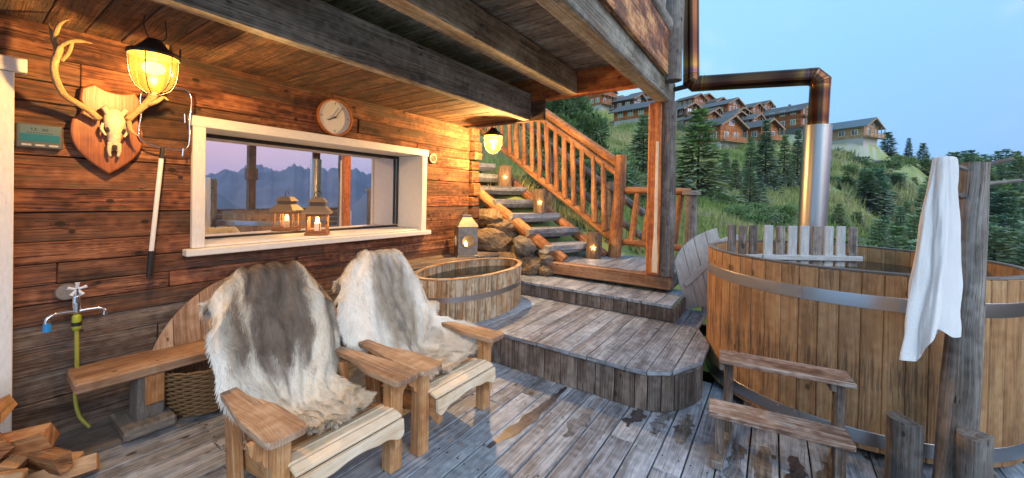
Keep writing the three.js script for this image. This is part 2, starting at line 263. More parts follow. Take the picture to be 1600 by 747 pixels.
M.chrome = phys(0.7, 0.72, 0.75, 0.12, { metalness: 1 });
M.black = std(0.012, 0.012, 0.013, 0.5);
M.iron = std(0.05, 0.045, 0.04, 0.55, { metalness: 0.6 });
M.water = phys(0.012, 0.016, 0.016, 0.04, { ior: 1.33 });
// ---------------------------------------------------------------- cabin wall of stacked timbers
const WZ = -3.9, WIN = { x0: 1.17, x1: 3.53, y0: 1.2, y1: 2.18 };
rg = mulberry(101);
{
  const t = thing('cabin_wall', 'dark reddish brown timber wall of stacked beams with a white framed window', 'wall');
  const rows = [-0.12, 0.1, 0.26, 0.447, 0.623, 0.76, 0.895, 1.017, 1.155, 1.297, 1.491, 1.641, 1.854, 2.045, 2.2, 2.335, 2.495, 2.74];
  for (let r = 0; r < rows.length - 1; r++) {
    const y0 = rows[r], y1 = rows[r + 1], ov = y1 > WIN.y0 + 0.01 && y0 < WIN.y1 - 0.01;
    const spans = ov ? [[-2.6, WIN.x0 - 0.02], [WIN.x1 + 0.02, 4.53]] : [[-2.6, 4.53]];
    for (const [a, b] of spans) {
      let x = a; const cuts = [a];
      while (b - x > 2.4) { x += 1.1 + rg() * 1.7; if (b - x > 0.5) cuts.push(x); }
      cuts.push(b);
      for (let i = 0; i < cuts.length - 1; i++) {
        const L = cuts[i + 1] - cuts[i] - 0.004, xm = (cuts[i] + cuts[i + 1]) / 2, dz = (rg() - 0.5) * 0.014;
        const grey = (y1 < 0.8 && xm < 2.2 && rg() < 0.85) ;
        let yy0 = y0, yy1 = y1; if (ov) { if (y0 < WIN.y0 && y1 > WIN.y0 && false) yy1 = WIN.y0; }
        part(t, 'timber', cbox(L, yy1 - yy0 - 0.004, 0.14, 0, 0.005, 0.002), grey ? pick(M.wallGrey) : pick(M.wall), [xm, (yy0 + yy1) / 2 + (rg() - 0.5) * 0.003, WZ - 0.07 + dz], [0, 0, (rg() - 0.5) * 0.003]);
      }
    }
  }
  // short pieces that close the row above and below the opening
  part(t, 'wall_core', cbox(2.4, 1.34, 0.06, 0), M.wallGrey[2], [2.35, 0.48, WZ - 0.19]);
  part(t, 'wall_core', cbox(2.4, 0.5, 0.06, 0), M.wallGrey[2], [2.35, 2.49, WZ - 0.19]);
  part(t, 'wall_core', cbox(3.75, 2.9, 0.06, 0), M.wallGrey[2], [-0.73, 1.3, WZ - 0.19]);
  part(t, 'wall_core', cbox(0.97, 2.9, 0.06, 0), M.wallGrey[2], [4.04, 1.3, WZ - 0.19]);
  // notched log ends of the cross wall at the corner
  for (let r = 0; r < rows.length - 1; r++) {
    const y0 = rows[r], y1 = rows[r + 1], e = rg() * 0.07;
    part(t, 'corner_log', cbox(0.15 + rg() * 0.03, y1 - y0 - 0.012, 2.2, 2, 0.012, 0.006), rg() < 0.8 ? pick(M.wall) : pick(M.log), [4.622 + (rg() - 0.5) * 0.02, (y0 + y1) / 2, WZ - 1.06 + e]);
  }
}
// ---------------------------------------------------------------- picture window
{
  const t = thing('picture_window', 'wide white framed window in the timber wall reflecting mountains', 'window', [0, 0, 0]);
  const { x0, x1, y0, y1 } = WIN, cx = (x0 + x1) / 2, w = x1 - x0, GZ = -4.36, dp = WZ + 0.02 - GZ;
  part(t, 'casing', cbox(w + 0.2, 0.085, 0.05, 0, 0.005), M.white, [cx, y1 + 0.03, WZ + 0.035]);
  for (const s of [-1, 1]) part(t, 'casing', cbox(0.085, y1 - y0 + 0.0, 0.05, 1, 0.005), M.white, [s < 0 ? x0 - 0.03 : x1 + 0.03, (y0 + y1) / 2 - 0.014, WZ + 0.034]);
  const sill = part(t, 'sill', cbox(w + 0.24, 0.055, 0.1, 0, 0.006), M.white, [cx, y0 - 0.045, WZ + 0.06]);
  part(t, 'reveal', cbox(w, 0.02, dp, 0, 0.002), M.white, [cx, y0 - 0.005, (WZ + GZ) / 2 + 0.01]);
  part(t, 'reveal', cbox(w, 0.02, dp, 0, 0.002), M.white, [cx, y1 + 0.008, (WZ + GZ) / 2 + 0.01]);
  for (const s of [x0 - 0.01, x1 + 0.01]) part(t, 'reveal', cbox(0.02, y1 - y0 - 0.014, dp, 1, 0.002), M.white, [s, (y0 + y1) / 2, (WZ + GZ) / 2 + 0.01]);
  const dk = std(0.02, 0.018, 0.017, 0.5);
  part(t, 'gasket', cbox(w, 0.035, 0.03, 0), dk, [cx, y1 - 0.02, GZ + 0.02]);
  part(t, 'gasket', cbox(w, 0.02, 0.03, 0), dk, [cx, y0 + 0.016, GZ + 0.02]);
  for (const s of [x0 + 0.01, x1 - 0.01]) part(t, 'gasket', cbox(0.02, y1 - y0 - 0.08, 0.03, 1), dk, [s, (y0 + y1) / 2, GZ + 0.02]);
  // sun-control coated glass, dark room behind it
  part(t, 'glass', new THREE.BoxGeometry(w, y1 - y0, 0.012), phys(0.74, 0.73, 0.78, 0.012, { metalness: 0.96 }), [cx, (y0 + y1) / 2, GZ], [0, 1.0 * DEG, 0]);
}
// ---------------------------------------------------------------- white door casing at the left edge
{
  const t = thing('door_casing', 'white door casing with a wider head board at the left edge', 'door frame', [0, 0, 0]);
  part(t, 'jamb', cbox(0.13, 2.36, 0.06, 1, 0.005), M.white, [0.158, 1.17, WZ + 0.035]);
  part(t, 'head', cbox(1.2, 0.085, 0.075, 0, 0.005), M.white, [-0.33, 2.395, WZ + 0.045]);
  part(t, 'jamb', cbox(0.13, 2.36, 0.06, 1, 0.005), M.white, [-0.82, 1.17, WZ + 0.035]);
  part(t, 'door_leaf', cbox(0.85, 2.35, 0.04, 1, 0.003), M.orange[1], [-0.33, 1.17, WZ + 0.025]);
}
// ---------------------------------------------------------------- low soffit along the wall
{
  const s = struct('soffit_ceiling');
  let x = -2.6; while (x < 4.5) { const w = 0.15 + rg() * 0.07; part(s, 'ceiling_board', cbox(w - 0.006, 0.03, 1.12, 2, 0.004, 0.002), pick(M.ceil), [x + w / 2, 2.715 + rg() * 0.006, -3.36]); x += w; }
}
// ---------------------------------------------------------------- balcony overhead
{
  const b = thing('balcony', 'weathered timber balcony overhead with heavy beams and a log railing', 'balcony', [0, 0, 0]);
  const beam = (x0, x1, y0, y1, z0, z1, m, name = 'beam') => part(b, name, cbox(x1 - x0, y1 - y0, z1 - z0, 0, 0.012, 0.004), m, [(x0 + x1) / 2, (y0 + y1) / 2, (z0 + z1) / 2]);
  beam(-2.6, 4.36, 2.672, 3.03, -2.82, -2.70, M.beam[0]);
  beam(-2.6, 4.33, 2.93, 3.2, -2.2, -2.02, M.beam[2]);
  beam(-2.6, 5.12, 2.83, 3.1, -1.23, -1.055, M.beam[1]);
  part(b, 'end_board', cbox(0.05, 0.34, 1.35, 2, 0.006), M.ceil[1], [4.39, 2.83, -3.18]);
  part(b, 'cross_beam', cbox(0.13, 0.3, 1.84, 2, 0.01, 0.003), M.orange[1], [4.41, 3.075, -2.15]);
  // outer face board in two lengths and the log that lies on it
  part(b, 'fascia', cbox(3.55, 0.49, 0.045, 0, 0.006), M.fascia, [1.0, 3.285, -1.03]);
  part(b, 'fascia', cbox(1.72, 0.49, 0.045, 0, 0.006), M.fascia, [3.645, 3.285, -1.03]);
  logPart(b, 'sill_log', [-2.6, 3.6, -1.05], [4.62, 3.6, -1.05], 0.09, 0.085, M.logGrey[0], { rings: 14 });
  logPart(b, 'newel_post', [4.63, 3.0, -0.985], [4.60, 4.7, -0.985], 0.1, 0.11, M.logGrey[1]);
  logPart(b, 'rail', [-2.6, 4.28, -1.0], [4.72, 4.2, -0.98], 0.07, 0.08, M.logGrey[0], { rings: 14 });
  logPart(b, 'rail', [-2.6, 4.72, -1.0], [4.72, 4.66, -0.98], 0.07, 0.08, M.logGrey[0], { rings: 14 });
  for (let i = 0; i < 9; i++) logPart(b, 'baluster', [4.2 - i * 0.7, 3.6, -1.02], [4.2 - i * 0.7 + 0.02, 4.7, -1.02], 0.045, 0.04, pick(M.logGrey), { seg: 8, rings: 4 });
  // floor boards seen from below
  let x = -2.6; while (x < 4.34) { const w = 0.16 + rg() * 0.06; part(b, 'floor_board', cbox(w - 0.008, 0.035, 2.9, 2, 0.004, 0.003), pick(M.ceilGrey), [x + w / 2, 3.22 + rg() * 0.008, -2.5]); x += w; }
  part(b, 'bracket', new THREE.CylinderGeometry(0.03, 0.03, 0.3, 12), M.iron, [5.02, 3.02, -0.95], [Math.PI / 2 - 0.1, 0, 0.1]);
}
{
  const p = thing('support_post', 'tall balcony post with orange inner timber and weathered grey outer log', 'post', [4.9, 0.73, -1.13]);
  part(p, 'timber', cbox(0.15, 2.1, 0.15, 1, 0.014, 0.005), M.orange[0], [-0.01, 1.05, -0.085], [0, 0, 0]);
  logPart(p, 'log', [0.03, 0, 0.06], [0.02, 2.1, 0.045], 0.1, 0.085, M.logGrey[2], { wob: 0.14, seg: 14, rings: 14 });
  part(p, 'cover_strip', extr([[-0.03, 0.02], [0.03, 0.02], [0.034, 0.16], [0.018, 0.5], [0.016, 1.6], [-0.016, 1.6], [-0.018, 0.5], [-0.034, 0.16]], 0.02, 0.003, 1), M.chairPale[0], [-0.095, 0.02, -0.05], [0, -Math.PI / 2, 0]);
}
// ---------------------------------------------------------------- deck
const DECK0 = -1.897, PITCHB = 0.163;
{
  const d = struct('deck');
  for (let k = -13; k < 32; k++) {
    const z = DECK0 + (k + 0.5) * PITCHB, z0 = z - PITCHB / 2; let x = -3.2 + (rg() - 1) * 1.5; const cuts = [x];
    const xe = z < -0.4 ? 3.9 : 6.6;
    while (x < xe) { x += 2.2 + rg() * 2.3; if (xe - x < 0.7) x = xe; cuts.push(Math.min(x, xe)); }
    for (let i = 0; i < cuts.length - 1; i++) {
      const xm = (cuts[i] + cuts[i + 1]) / 2;
      const m = pick(M.deck);
      part(d, 'deck_board', cbox(cuts[i + 1] - cuts[i] - 0.004, 0.032, PITCHB - 0.009, 0, 0.004, 0.001), m, [xm, -0.016 + (rg() - 0.5) * 0.003, z]);
    }
  }
  { const sc = []; for (let k = -13; k < 32; k++) for (let i = 0; i < 9; i++) for (const o of [0.032, 0.128]) { const z = DECK0 + k * PITCHB + o, x = -2.2 + i * 0.8 + (rg() - 0.5) * 0.02; if (x > 3.8 || (x > 3.0 && z < -0.5)) continue; const g = new THREE.CylinderGeometry(0.0048, 0.0048, 0.003, 8); g.translate(x, 0.0022, z + (rg() - 0.5) * 0.01); sc.push(g); } const m = part(d, 'screw_heads', merge(sc), std(0.06, 0.055, 0.05, 0.5, { metalness: 0.5 })); m.userData.kind = 'stuff'; }
  const jo = std(0.02, 0.018, 0.016, 0.9);
  for (let i = 0; i < 12; i++) part(d, 'joist', new THREE.BoxGeometry(0.06, 0.14, 6.6), jo, [-3 + i * 0.8, -0.11, -0.5]);
  // damp patches soaked into single boards
  const soak = (r, g, b, ro) => { const m = deckW2.clone(); m.color.setRGB(r, g, b); m.roughness = ro; m.bumpScale = 0.001; return m; }, wm = soak(0.3, 0.24, 0.23, 0.35), wg = soak(0.6, 0.54, 0.5, 0.42), wo = soak(0.62, 0.5, 0.38, 0.45);
  const bz = (k) => DECK0 + k * PITCHB; // board k lies between bz(k) and bz(k+1)
  const streakOn = (k, x0, x1, f0, f1, m, seed) => { const r = mulberry(seed), z0 = bz(k) + 0.006, w = PITCHB - 0.012, up = [], dn = [], n = 48; for (let i = 0; i <= n; i++) { const t = i / n, x = lerp(x0, x1, t), sp = Math.sin(Math.PI * clamp(0.04 + t * 0.92)) ** 0.45; const c = lerp(f0, f1, t), hh = (q) => 0.36 * sp * clamp(0.8 + 1.1 * PN.noise(t * 4 + q, seed * 3.3, 0) + 0.5 * PN.noise(t * 13 + q, seed * 1.3, 2), 0.12, 1.5); up.push([x + (r() - 0.5) * 0.006, z0 + w * clamp(c - hh(0))]); dn.push([x + (r() - 0.5) * 0.006, z0 + w * clamp(c + hh(9))]); } const s = [...up, ...dn.reverse()].map(([x, z]) => new THREE.Vector2(x, -z)); const g = new THREE.ShapeGeometry(new THREE.Shape(s)); g.rotateX(-Math.PI / 2); part(d, 'damp_patch', g, m, [0, 0.0032, 0]); };
  streakOn(2, 3.04, 2.0, 0.7, 0.35, wm, 1); streakOn(6, 3.08, 2.78, 0.5, 0.45, wm, 2); streakOn(4, 2.86, 2.4, 0.6, 0.5, wg, 3); streakOn(7, 3.14, 2.8, 0.55, 0.5, wg, 4);
  streakOn(8, 3.22, 2.8, 0.55, 0.5, wo, 7); streakOn(10, 3.1, 2.5, 0.5, 0.6, wg, 5); streakOn(11, 3.1, 2.35, 0.5, 0.5, wo, 8); streakOn(12, 3.1, 2.5, 0.55, 0.4, wm, 9); streakOn(13, 3.15, 2.5, 0.5, 0.5, wo, 12);
}
// dark stone strip under the bench
part(struct('plinth_strip'), 'slab', cbox(2.6, 0.05, 0.42, 0, 0.01), M.concrete, [0.95, 0.0, -3.66]);
// ---------------------------------------------------------------- low platform with rounded corner, first step
{
  const p = thing('platform_step', 'low grey plank platform with a rounded corner beside the hot tub', 'platform', [0, 0, 0]);
  const H = 0.324, X0 = 3.05, zc = -0.885, R = 1.0, TC = [4.38, 0.48], TR = 1.05;
  // outline of the front: straight at x=3.05, then an arc towards the tub
  const arc = (a) => [X0 + 0.62 - 0.62 * Math.cos(a), zc + 0.42 * Math.sin(a)];
  const front = (z) => z < zc ? X0 : (() => { const a = Math.asin(clamp((z - zc) / 0.42)); return arc(a)[0]; })();
  for (let k = -8; k < 12; k++) { // boards along x, ends follow the outline
    const z = DECK0 - 0.196 + (k + 0.5) * 0.163, z0 = z - 0.078, z1 = z + 0.078; if (z0 > zc + 0.41) break;
    const xl = z < -2.34 ? 2.58 : null, n = 5, top = [];
    const e0 = xl ?? front(z0) - 0.02, e1 = xl ?? front(Math.min(z1, zc + 0.41)) - 0.02;
    const xe = (q) => { if (z1 < -0.9) return 4.46; if (z1 < -0.56) return 5.1; const ins = 1.07 - (q - TC[1]) ** 2; return ins > 0 ? TC[0] - Math.sqrt(ins) : TC[0]; }; const x0r = xe(z0), x1r = xe(z1);
    if (Math.min(x0r, x1r) - Math.max(e0, e1) < 0.02) continue;
    const g = extr([[e0, -z0], [x0r, -z0], [x1r, -z1], [e1, -z1]], 0.035, 0.003, 0); g.rotateX(-Math.PI / 2);
    part(p, 'tread_board', g, pick(M.deck), [0, H - 0.0175 + (rg() - 0.5) * 0.002, 0]);
  }
  const riser = (x0, z0, x1, z1) => { const L = Math.hypot(x1 - x0, z1 - z0); part(p, 'riser_board', cbox(L - 0.006, H - 0.042, 0.028, 1, 0.004), pick(M.riser), [(x0 + x1) / 2, (H - 0.042) / 2 + 0.002, (z0 + z1) / 2], [0, Math.atan2(-(z1 - z0), x1 - x0), 0]); };
  for (let z = zc; z > -2.3; z -= 0.163) riser(X0 + 0.02, z - 0.163, X0 + 0.02, z);
  for (let x = X0; x > 2.62; x -= 0.163) riser(x - 0.15, -2.34, x + 0.01, -2.34);
  for (let z = -2.34; z > -3.4; z -= 0.163) riser(2.6, z - 0.163, 2.6, z);
  for (let i = 0; i < 6; i++) { const a = i / 6 * 1.35, b = (i + 1) / 6 * 1.35, A = arc(a), B = arc(b); riser(A[0] + 0.02, A[1], B[0] + 0.02, B[1]); }
  part(p, 'frame', cbox(1.2, 0.25, 2.6, 0), std(0.02, 0.018, 0.016, 0.9), [3.75, 0.14, -2.24]);
}
{
  const p = thing('upper_step', 'second grey plank step below the log landing', 'step', [0, 0, 0]);
  const H = 0.515, X0 = 4.4;
  for (let z = -0.885; z > -3.3; z -= 0.163) {
    part(p, 'tread_board', cbox(0.84, 0.035, 0.156, 0, 0.004), pick(M.deck), [X0 + 0.40, H - 0.0175 + (rg() - 0.5) * 0.002, z - 0.0815]);
    part(p, 'riser_board', cbox(0.028, H - 0.324 - 0.04, 0.157, 1, 0.004), pick(M.riser), [X0 + 0.02, (H - 0.036 + 0.328) / 2, z - 0.0815]);
  }
  for (let i = 0; i < 5; i++) part(p, 'side_board', cbox(0.157, H - 0.04, 0.028, 1, 0.004), pick(M.riser), [X0 + 0.09 + i * 0.163, (H - 0.04) / 2 + 0.002, -0.87]);
}
{
  const p = thing('log_landing', 'small raised landing of grey planks edged with a thick brown beam', 'landing', [0, 0, 0]);
  const H = 0.735;
  for (let k = 0; k < 10; k++) { const z = -1.02 - k * 0.163; part(p, 'tread_board', cbox(1.2, 0.035, 0.156, 0, 0.004), pick(M.deck), [5.6, H - 0.014, z - 0.0815]); }
  part(p, 'edge_beam', cbox(0.14, 0.17, 1.68, 2, 0.016, 0.004), M.edge, [4.99 - 0.06 + 0.015, H - 0.09, -1.85]);
  part(p, 'side_beam', cbox(1.2, 0.16, 0.1, 0, 0.012), M.riser[1], [5.6, H - 0.11, -1.06]);
  for (const z of [-1.2, -2.4]) part(p, 'foot', cbox(0.12, 0.12, 0.12, 1), M.riser[3], [5.2, 0.574, z]);
}
// ---------------------------------------------------------------- log stairs and railing
rg = mulberry(202);
const TREADS = [];
{
  const t = thing('log_staircase', 'rustic stair of split log treads climbing behind the cabin corner', 'staircase', [0, 0, 0]);
  for (let i = 0; i < 7; i++) {
    const y = 0.945 + 0.218 * i, a = V(4.93 - (i > 3 ? 0.03 : 0), y, -2.80 - 0.335 * i), b = V(5.86, y + 0.015, -2.44 - 0.345 * i);
    const g = extr([[-0.18, -0.0], [0.18, 0], [0.165, -0.06], [0.08, -0.135], [-0.07, -0.138], [-0.16, -0.07]], a.distanceTo(b), 0.012, 2);
    const m = part(t, 'tread', g, [M.deck[1], M.deck[4], M.deck[2]][i % 3]);
    m.position.copy(a).add(b).multiplyScalar(0.5); m.rotation.y = Math.atan2(b.x - a.x, b.z - a.z);
    TREADS.push([a, b]);
    // wooden wedge under each tread
    if (i < 6) { const w = part(t, 'wedge', cbox(0.1, 0.16, 0.22, 2, 0.01, 0.008), M.log[0], [5.03, y - 0.13, a.z + 0.0]); w.rotation.x = -0.5; }
    logPart(t, 'riser_log', V(5.05, y - 0.15, a.z - 0.2), V(5.8, y - 0.15, b.z - 0.2), 0.05, 0.045, pick(M.logGrey), { seg: 8, rings: 4 });
  }
  logPart(t, 'stringer', [5.02, 0.73, -2.50], [4.93, 2.02, -4.55], 0.1, 0.085, M.log[0], { wob: 0.1, rings: 14 });
  logPart(t, 'stringer', [5.88, 0.72, -2.2], [5.88, 2.1, -4.3], 0.09, 0.08, M.log[1], { rings: 12 });
  logPart(t, 'post', [4.98, 1.9, -4.32], [4.98, 3.4, -4.34], 0.085, 0.085, M.log[0], {});
}
{
  const r = thing('stair_railing', 'orange log stair railing with round balusters and a thick handrail', 'railing', [0, 0, 0]);
  const X = 5.9, slope = (2.572 - 1.21) / (4.258 - 2.324);
  const low = (z) => V(X, 1.19 + (-z - 2.324) * slope, z), up = (z) => V(X, 2.06 + (-z - 2.06) * slope * 1.0, z), hand = (z) => V(X + 0.05, 2.2 + (-z - 2.04) * slope, z);
  logPart(r, 'newel_post', [X, 0.73, -2.06], [X + 0.02, 2.33, -1.99], 0.1, 0.085, M.log[1], { wob: 0.1, rings: 12 });
  logPart(r, 'handrail', hand(-2.02), hand(-4.9), 0.075, 0.07, M.log[2], { rings: 14 });
  logPart(r, 'rail', up(-2.05), up(-4.9), 0.05, 0.05, M.log[0], { rings: 14 });
  logPart(r, 'rail', low(-2.12), low(-4.9), 0.065, 0.06, M.log[0], { rings: 14 });
  for (let i = 0; i < 16; i++) { const z = -2.24 - i * 0.168, j = (rg() - 0.5) * 0.04; logPart(r, 'baluster', low(z + j).add(V(-0.03, 0.03, 0)), up(z - 0.05 + j).add(V(-0.03, 0.0, 0)), 0.046 + rg() * 0.01, 0.04, pick(M.log), { seg: 9, rings: 6, wob: 0.2 }); }
}
{
  const r = thing('landing_railing', 'short log railing between the stair newel and the balcony post', 'railing', [0, 0, 0]);
  logPart(r, 'rail', [5.95, 1.79, -1.98], [5.9, 1.77, -0.98], 0.055, 0.05, M.log[1]);
  logPart(r, 'rail', [5.95, 0.98, -1.98], [5.9, 0.96, -0.98], 0.05, 0.05, M.log[1]);
  for (const z of [-1.78, -1.58, -1.36, -1.16]) logPart(r, 'baluster', [5.95, 0.98, z - 0.04], [5.95, 1.78, z + 0.05], 0.05, 0.045, pick(M.log), { seg: 9, rings: 6 });
  logPart(r, 'corner_post', [5.72, 0.3, -0.94], [5.72, 1.72, -0.94], 0.075, 0.07, M.logGrey[1]);
  part(r, 'post_cap', new THREE.CylinderGeometry(0.11, 0.12, 0.06, 24), M.logGrey[0], [5.72, 1.755, -0.94]);
}
{
  const r = thing('dark_handrail', 'dark grey log rails running down behind the stair railing', 'railing', [0, 0, 0]);
  logPart(r, 'rail', [6.6, 1.40, -1.8], [6.6, 3.16, -4.3], 0.065, 0.065, M.logGrey[2], { rings: 12 });
  logPart(r, 'rail', [6.6, 0.86, -1.6], [6.6, 2.5, -4.1], 0.06, 0.06, M.logGrey[2], { rings: 12 });
  for (const z of [-2.4, -3.6]) logPart(r, 'post', [6.6, 0.2, z], [6.6, 1.95 + (-z - 2.4) * 0.7, z], 0.06, 0.055, M.logGrey[2], { seg: 8, rings: 4 });
}
// rock: noisy flattened ball
function rock(rx, ry, rz, seed) {
  const g = new THREE.IcosahedronGeometry(1, 3), p = g.attributes.position;
  for (let i = 0; i < p.count; i++) { const v = V(p.getX(i), p.getY(i), p.getZ(i)); const cut = Math.max(...[[1, 0.2, 0.3], [-0.6, 0.8, 0.1], [0.1, -0.4, 0.9], [0.3, 0.7, -0.7], [-0.8, -0.3, 0.5], [0, 1, 0.2]].map((n, k) => { const q = V(...n).applyAxisAngle(V(0, 1, 0), seed * 1.7 + k).normalize(); return v.dot(q) / (0.72 + 0.1 * ((seed * 7 + k * 3) % 3)); })); const k = (cut > 1 ? 1 / cut : 1) * (1 + 0.16 * PN.noise(v.x * 2.3 + seed, v.y * 2.3, v.z * 2.3) + 0.05 * PN.noise(v.x * 8 + seed, v.y * 8, v.z * 8)); v.multiplyScalar(k); p.setXYZ(i, v.x * rx, v.y * ry, v.z * rz); }
  g.computeVertexNormals(); const uv = g.attributes.uv; for (let i = 0; i < p.count; i++) uv.setXY(i, (p.getX(i) + p.getZ(i)) * 1.4, p.getY(i) * 1.4 + p.getZ(i)); return g;
}
{
  const w = thing('stone_wall', 'rough fieldstone retaining wall below the log stair', 'stone wall', [0, 0, 0]);
  const L = [[4.84, 0.66, -3.42, 0.2, 0.16, 0.3], [4.86, 0.98, -3.58, 0.18, 0.2, 0.34], [4.88, 0.93, -3.1, 0.17, 0.15, 0.19], [4.88, 0.63, -2.98, 0.18, 0.15, 0.17], [4.92, 0.59, -2.73, 0.12, 0.085, 0.1], [4.9, 0.75, -2.73, 0.11, 0.08, 0.09], [4.9, 1.3, -3.85, 0.17, 0.16, 0.34], [4.9, 1.2, -3.5, 0.14, 0.1, 0.2], [4.84, 0.66, -3.85, 0.2, 0.2, 0.2], [5.08, 0.6, -2.66, 0.09, 0.09, 0.08]];
  L.forEach(([x, y, z, a, b, c], i) => part(w, 'stone', rock(a * 1.15, b * 1.1, c * 1.3, i + 1), M.stone[i % 3 === 2 ? 1 : 0], [x, y, z], [0, i, 0]));
  part(w, 'backing', cbox(0.16, 0.8, 1.2, 0), M.stone[1], [4.98, 0.5, -3.6]);
}
{
  const l = thing('tub_ledge', 'grey plank ledge behind the oval tub carrying the metal lantern', 'ledge', [0, 0, 0]);
  for (let i = 0; i < 3; i++) part(l, 'plank', cbox(1.98, 0.045, 0.165, 0, 0.006), pick(M.riser), [3.66, 0.785, -3.82 + i * 0.172]);
  part(l, 'front', cbox(1.96, 0.42, 0.03, 0), M.riser[3], [3.66, 0.545, -3.415]);
}
// ---------------------------------------------------------------- terrain: the slope with the village, and the valley behind the camera
const horizonY = (px) => 307.5 + 0.0195 * (px - 800);
const PROF = [ // pixel column, then pairs: distance in metres, row where the ground shows
  [700, [6.3, 318], [9, 285], [20, 235], [50, 198], [100, 175], [150, 163]],
  [800, [6.3, 312], [9, 288], [20, 240], [50, 200], [100, 176], [150, 163]],
  [900, [6.3, 372], [9, 335], [20, 290], [50, 238], [100, 195], [140, 168], [170, 164]],
  [1000, [6.3, 402], [9, 370], [20, 310], [50, 250], [85, 214], [105, 200], [135, 177], [165, 166]],
  [1100, [6.3, 440], [9, 395], [15, 350], [30, 305], [60, 258], [85, 236], [120, 196], [150, 176], [180, 167]],
  [1200, [6.3, 470], [9, 420], [15, 372], [30, 332], [60, 275], [90, 232], [110, 214], [130, 196], [160, 190]],
  [1300, [6.3, 500], [9, 455], [15, 425], [30, 385], [60, 296], [90, 236], [105, 226], [120, 222]],
  [1400, [6.3, 540], [9, 500], [15, 480], [30, 435], [60, 340], [90, 262], [105, 247], [130, 240]],
  [1500, [6.3, 570], [9, 540], [15, 510], [30, 468], [60, 385], [110, 292], [150, 268]],
  [1700, [6.3, 590], [9, 560], [15, 530], [30, 490], [60, 420], [110, 330], [160, 300]],
];
const AZP = PROF.map((p) => YAW / DEG + Math.atan((p[0] - 800) / FOCAL) / DEG);
function profH(p, k) {
  const px = p[0], q = p.slice(1), hy = horizonY(px); let row;
  if (k <= q[0][0]) row = q[0][1]; else if (k >= q[q.length - 1][0]) row = q[q.length - 1][1];
  else for (let i = 0; i < q.length - 1; i++) if (k < q[i + 1][0]) { const t = Math.log(k / q[i][0]) / Math.log(q[i + 1][0] / q[i][0]); row = lerp(q[i][1], q[i + 1][1], t); break; }
  const ke = q[q.length - 1][0], kk = Math.min(k, ke);
  return 1.65 - (row - hy) * kk / FOCAL - Math.max(0, k - ke) * 0.25;
}
// chalets: label, column and row of the foot, distance, gable width, length, base and wall heights, turn, wall, roof, options
const CH = [
 ['brown chalet with white base and big gable below the others left of the post', 997, 199, 92, 6.4, 8, 2.0, 2.0, 0.85, 0, 0, { balcony: false }],
 ['dark chalet with two roofs above the white based one', 977, 184, 118, 6.6, 8, 2.2, 2.6, 0.85, 2, 1],
 ['small chalet peeking over the dark one left of the post', 1003, 165, 140, 5, 6.5, 1, 2.4, 0.85, 1, 2],
 ['chalet with grey roof half hidden by the balcony post', 1022, 174, 128, 5, 7, 1, 2.8, 0.85, 0, 1],
 ['red brown chalet at the left end of the village', 934, 174, 120, 5.5, 6.5, 1.5, 4.2, 0.7, 1, 2],
 ['highest chalet with two gables right of the post', 1078, 172, 140, 5.2, 6.5, 1, 2.4, 0.7, 1, 2],
 ['second highest chalet beside the two gabled one', 1092, 175, 146, 4.8, 6.5, 1, 3.4, 0.6, 0, 2],
 ['dark roofed chalet behind the tall spruce tip', 1068, 192, 108, 4.8, 6, 1.4, 2, 0.5, 2, 0],
 ['long reddish chalet with a white base in the upper row', 1122, 188, 122, 6.6, 9.5, 1.3, 2.6, 0.8, 1, 1],
 ['small red chalet at the right end of the upper row', 1162, 187, 126, 5, 7, 0.8, 2.2, 0.85, 1, 0],
 ['little dark chalet behind the gabled pair', 1146, 197, 108, 4.6, 5.2, 1, 2, 0.5, 2, 2],
 ['gabled orange chalet with white base and balconies facing the meadow', 1117, 234, 84, 6, 6.6, 1.5, 3.3, 0.72, 0, 0, { pitch: 0.5 }],
 ['gabled chalet half hidden behind the broad spruce', 1176, 228, 90, 5.2, 7, 1, 2.8, 0.75, 0, 0, { pitch: 0.5 }],
 ['black roofed barn chalet left of the tall brown one', 1196, 195, 124, 6, 9, 0.8, 2, 0.9, 2, 2, { chimney: true }],
 ['tall brown chalet on a concrete base just left of the pipe', 1236, 211, 104, 7.2, 8, 1.6, 4, 0.85, 1, 0, { base: 'concrete', chimney: true }],
 ['pale new chalet with blue grey roof alone right of the pipe', 1326, 226, 98, 6.2, 8, 1.4, 2.6, 0.95, 3, 3, { pitch: 0.5 }],
 ['dark timbered chalet squeezed between the upper and lower rows', 1136, 208, 100, 5, 6, 1.2, 2.2, 0.6, 2, 1],
 ['weathered chalet with a long roof above the meadow', 1098, 196, 118, 5, 7, 1, 2.2, 0.9, 2, 2],
 ['upper brown chalet left of the reddish long one', 1112, 178, 138, 5, 6.5, 1, 2.4, 0.7, 1, 2],
 ['chalet on the skyline above the barn', 1180, 182, 136, 5, 7, 1, 2.2, 0.9, 1, 2],
 ['small hut beside the concrete based chalet', 1222, 196, 120, 4.4, 5.5, 0.8, 2, 0.8, 2, 2],
 ['lower brown chalet near the big gable left of the post', 985, 207, 100, 4.4, 5.5, 1, 2, 0.7, 1, 2],
 ['narrow orange chalet behind the barn roof', 1212, 208, 110, 4.6, 6, 1, 2.6, 0.8, 0, 2],
 ['low red chalet behind the broad spruce tip', 1160, 210, 98, 4.6, 6, 1, 2.2, 0.9, 1, 1],
 ['brown chalet under the pine at the left end', 952, 178, 126, 5, 7, 1, 2.6, 0.8, 0, 1],
 ['small chalet just above the tall spruce right of post', 1094, 208, 100, 4.6, 5.6, 1.4, 2.4, 0.65, 0, 0],
];
for (const c of CH) { c[4] *= 1.1; c[5] *= 1.12; c[6] *= 0.75; c[7] *= 1.1; }
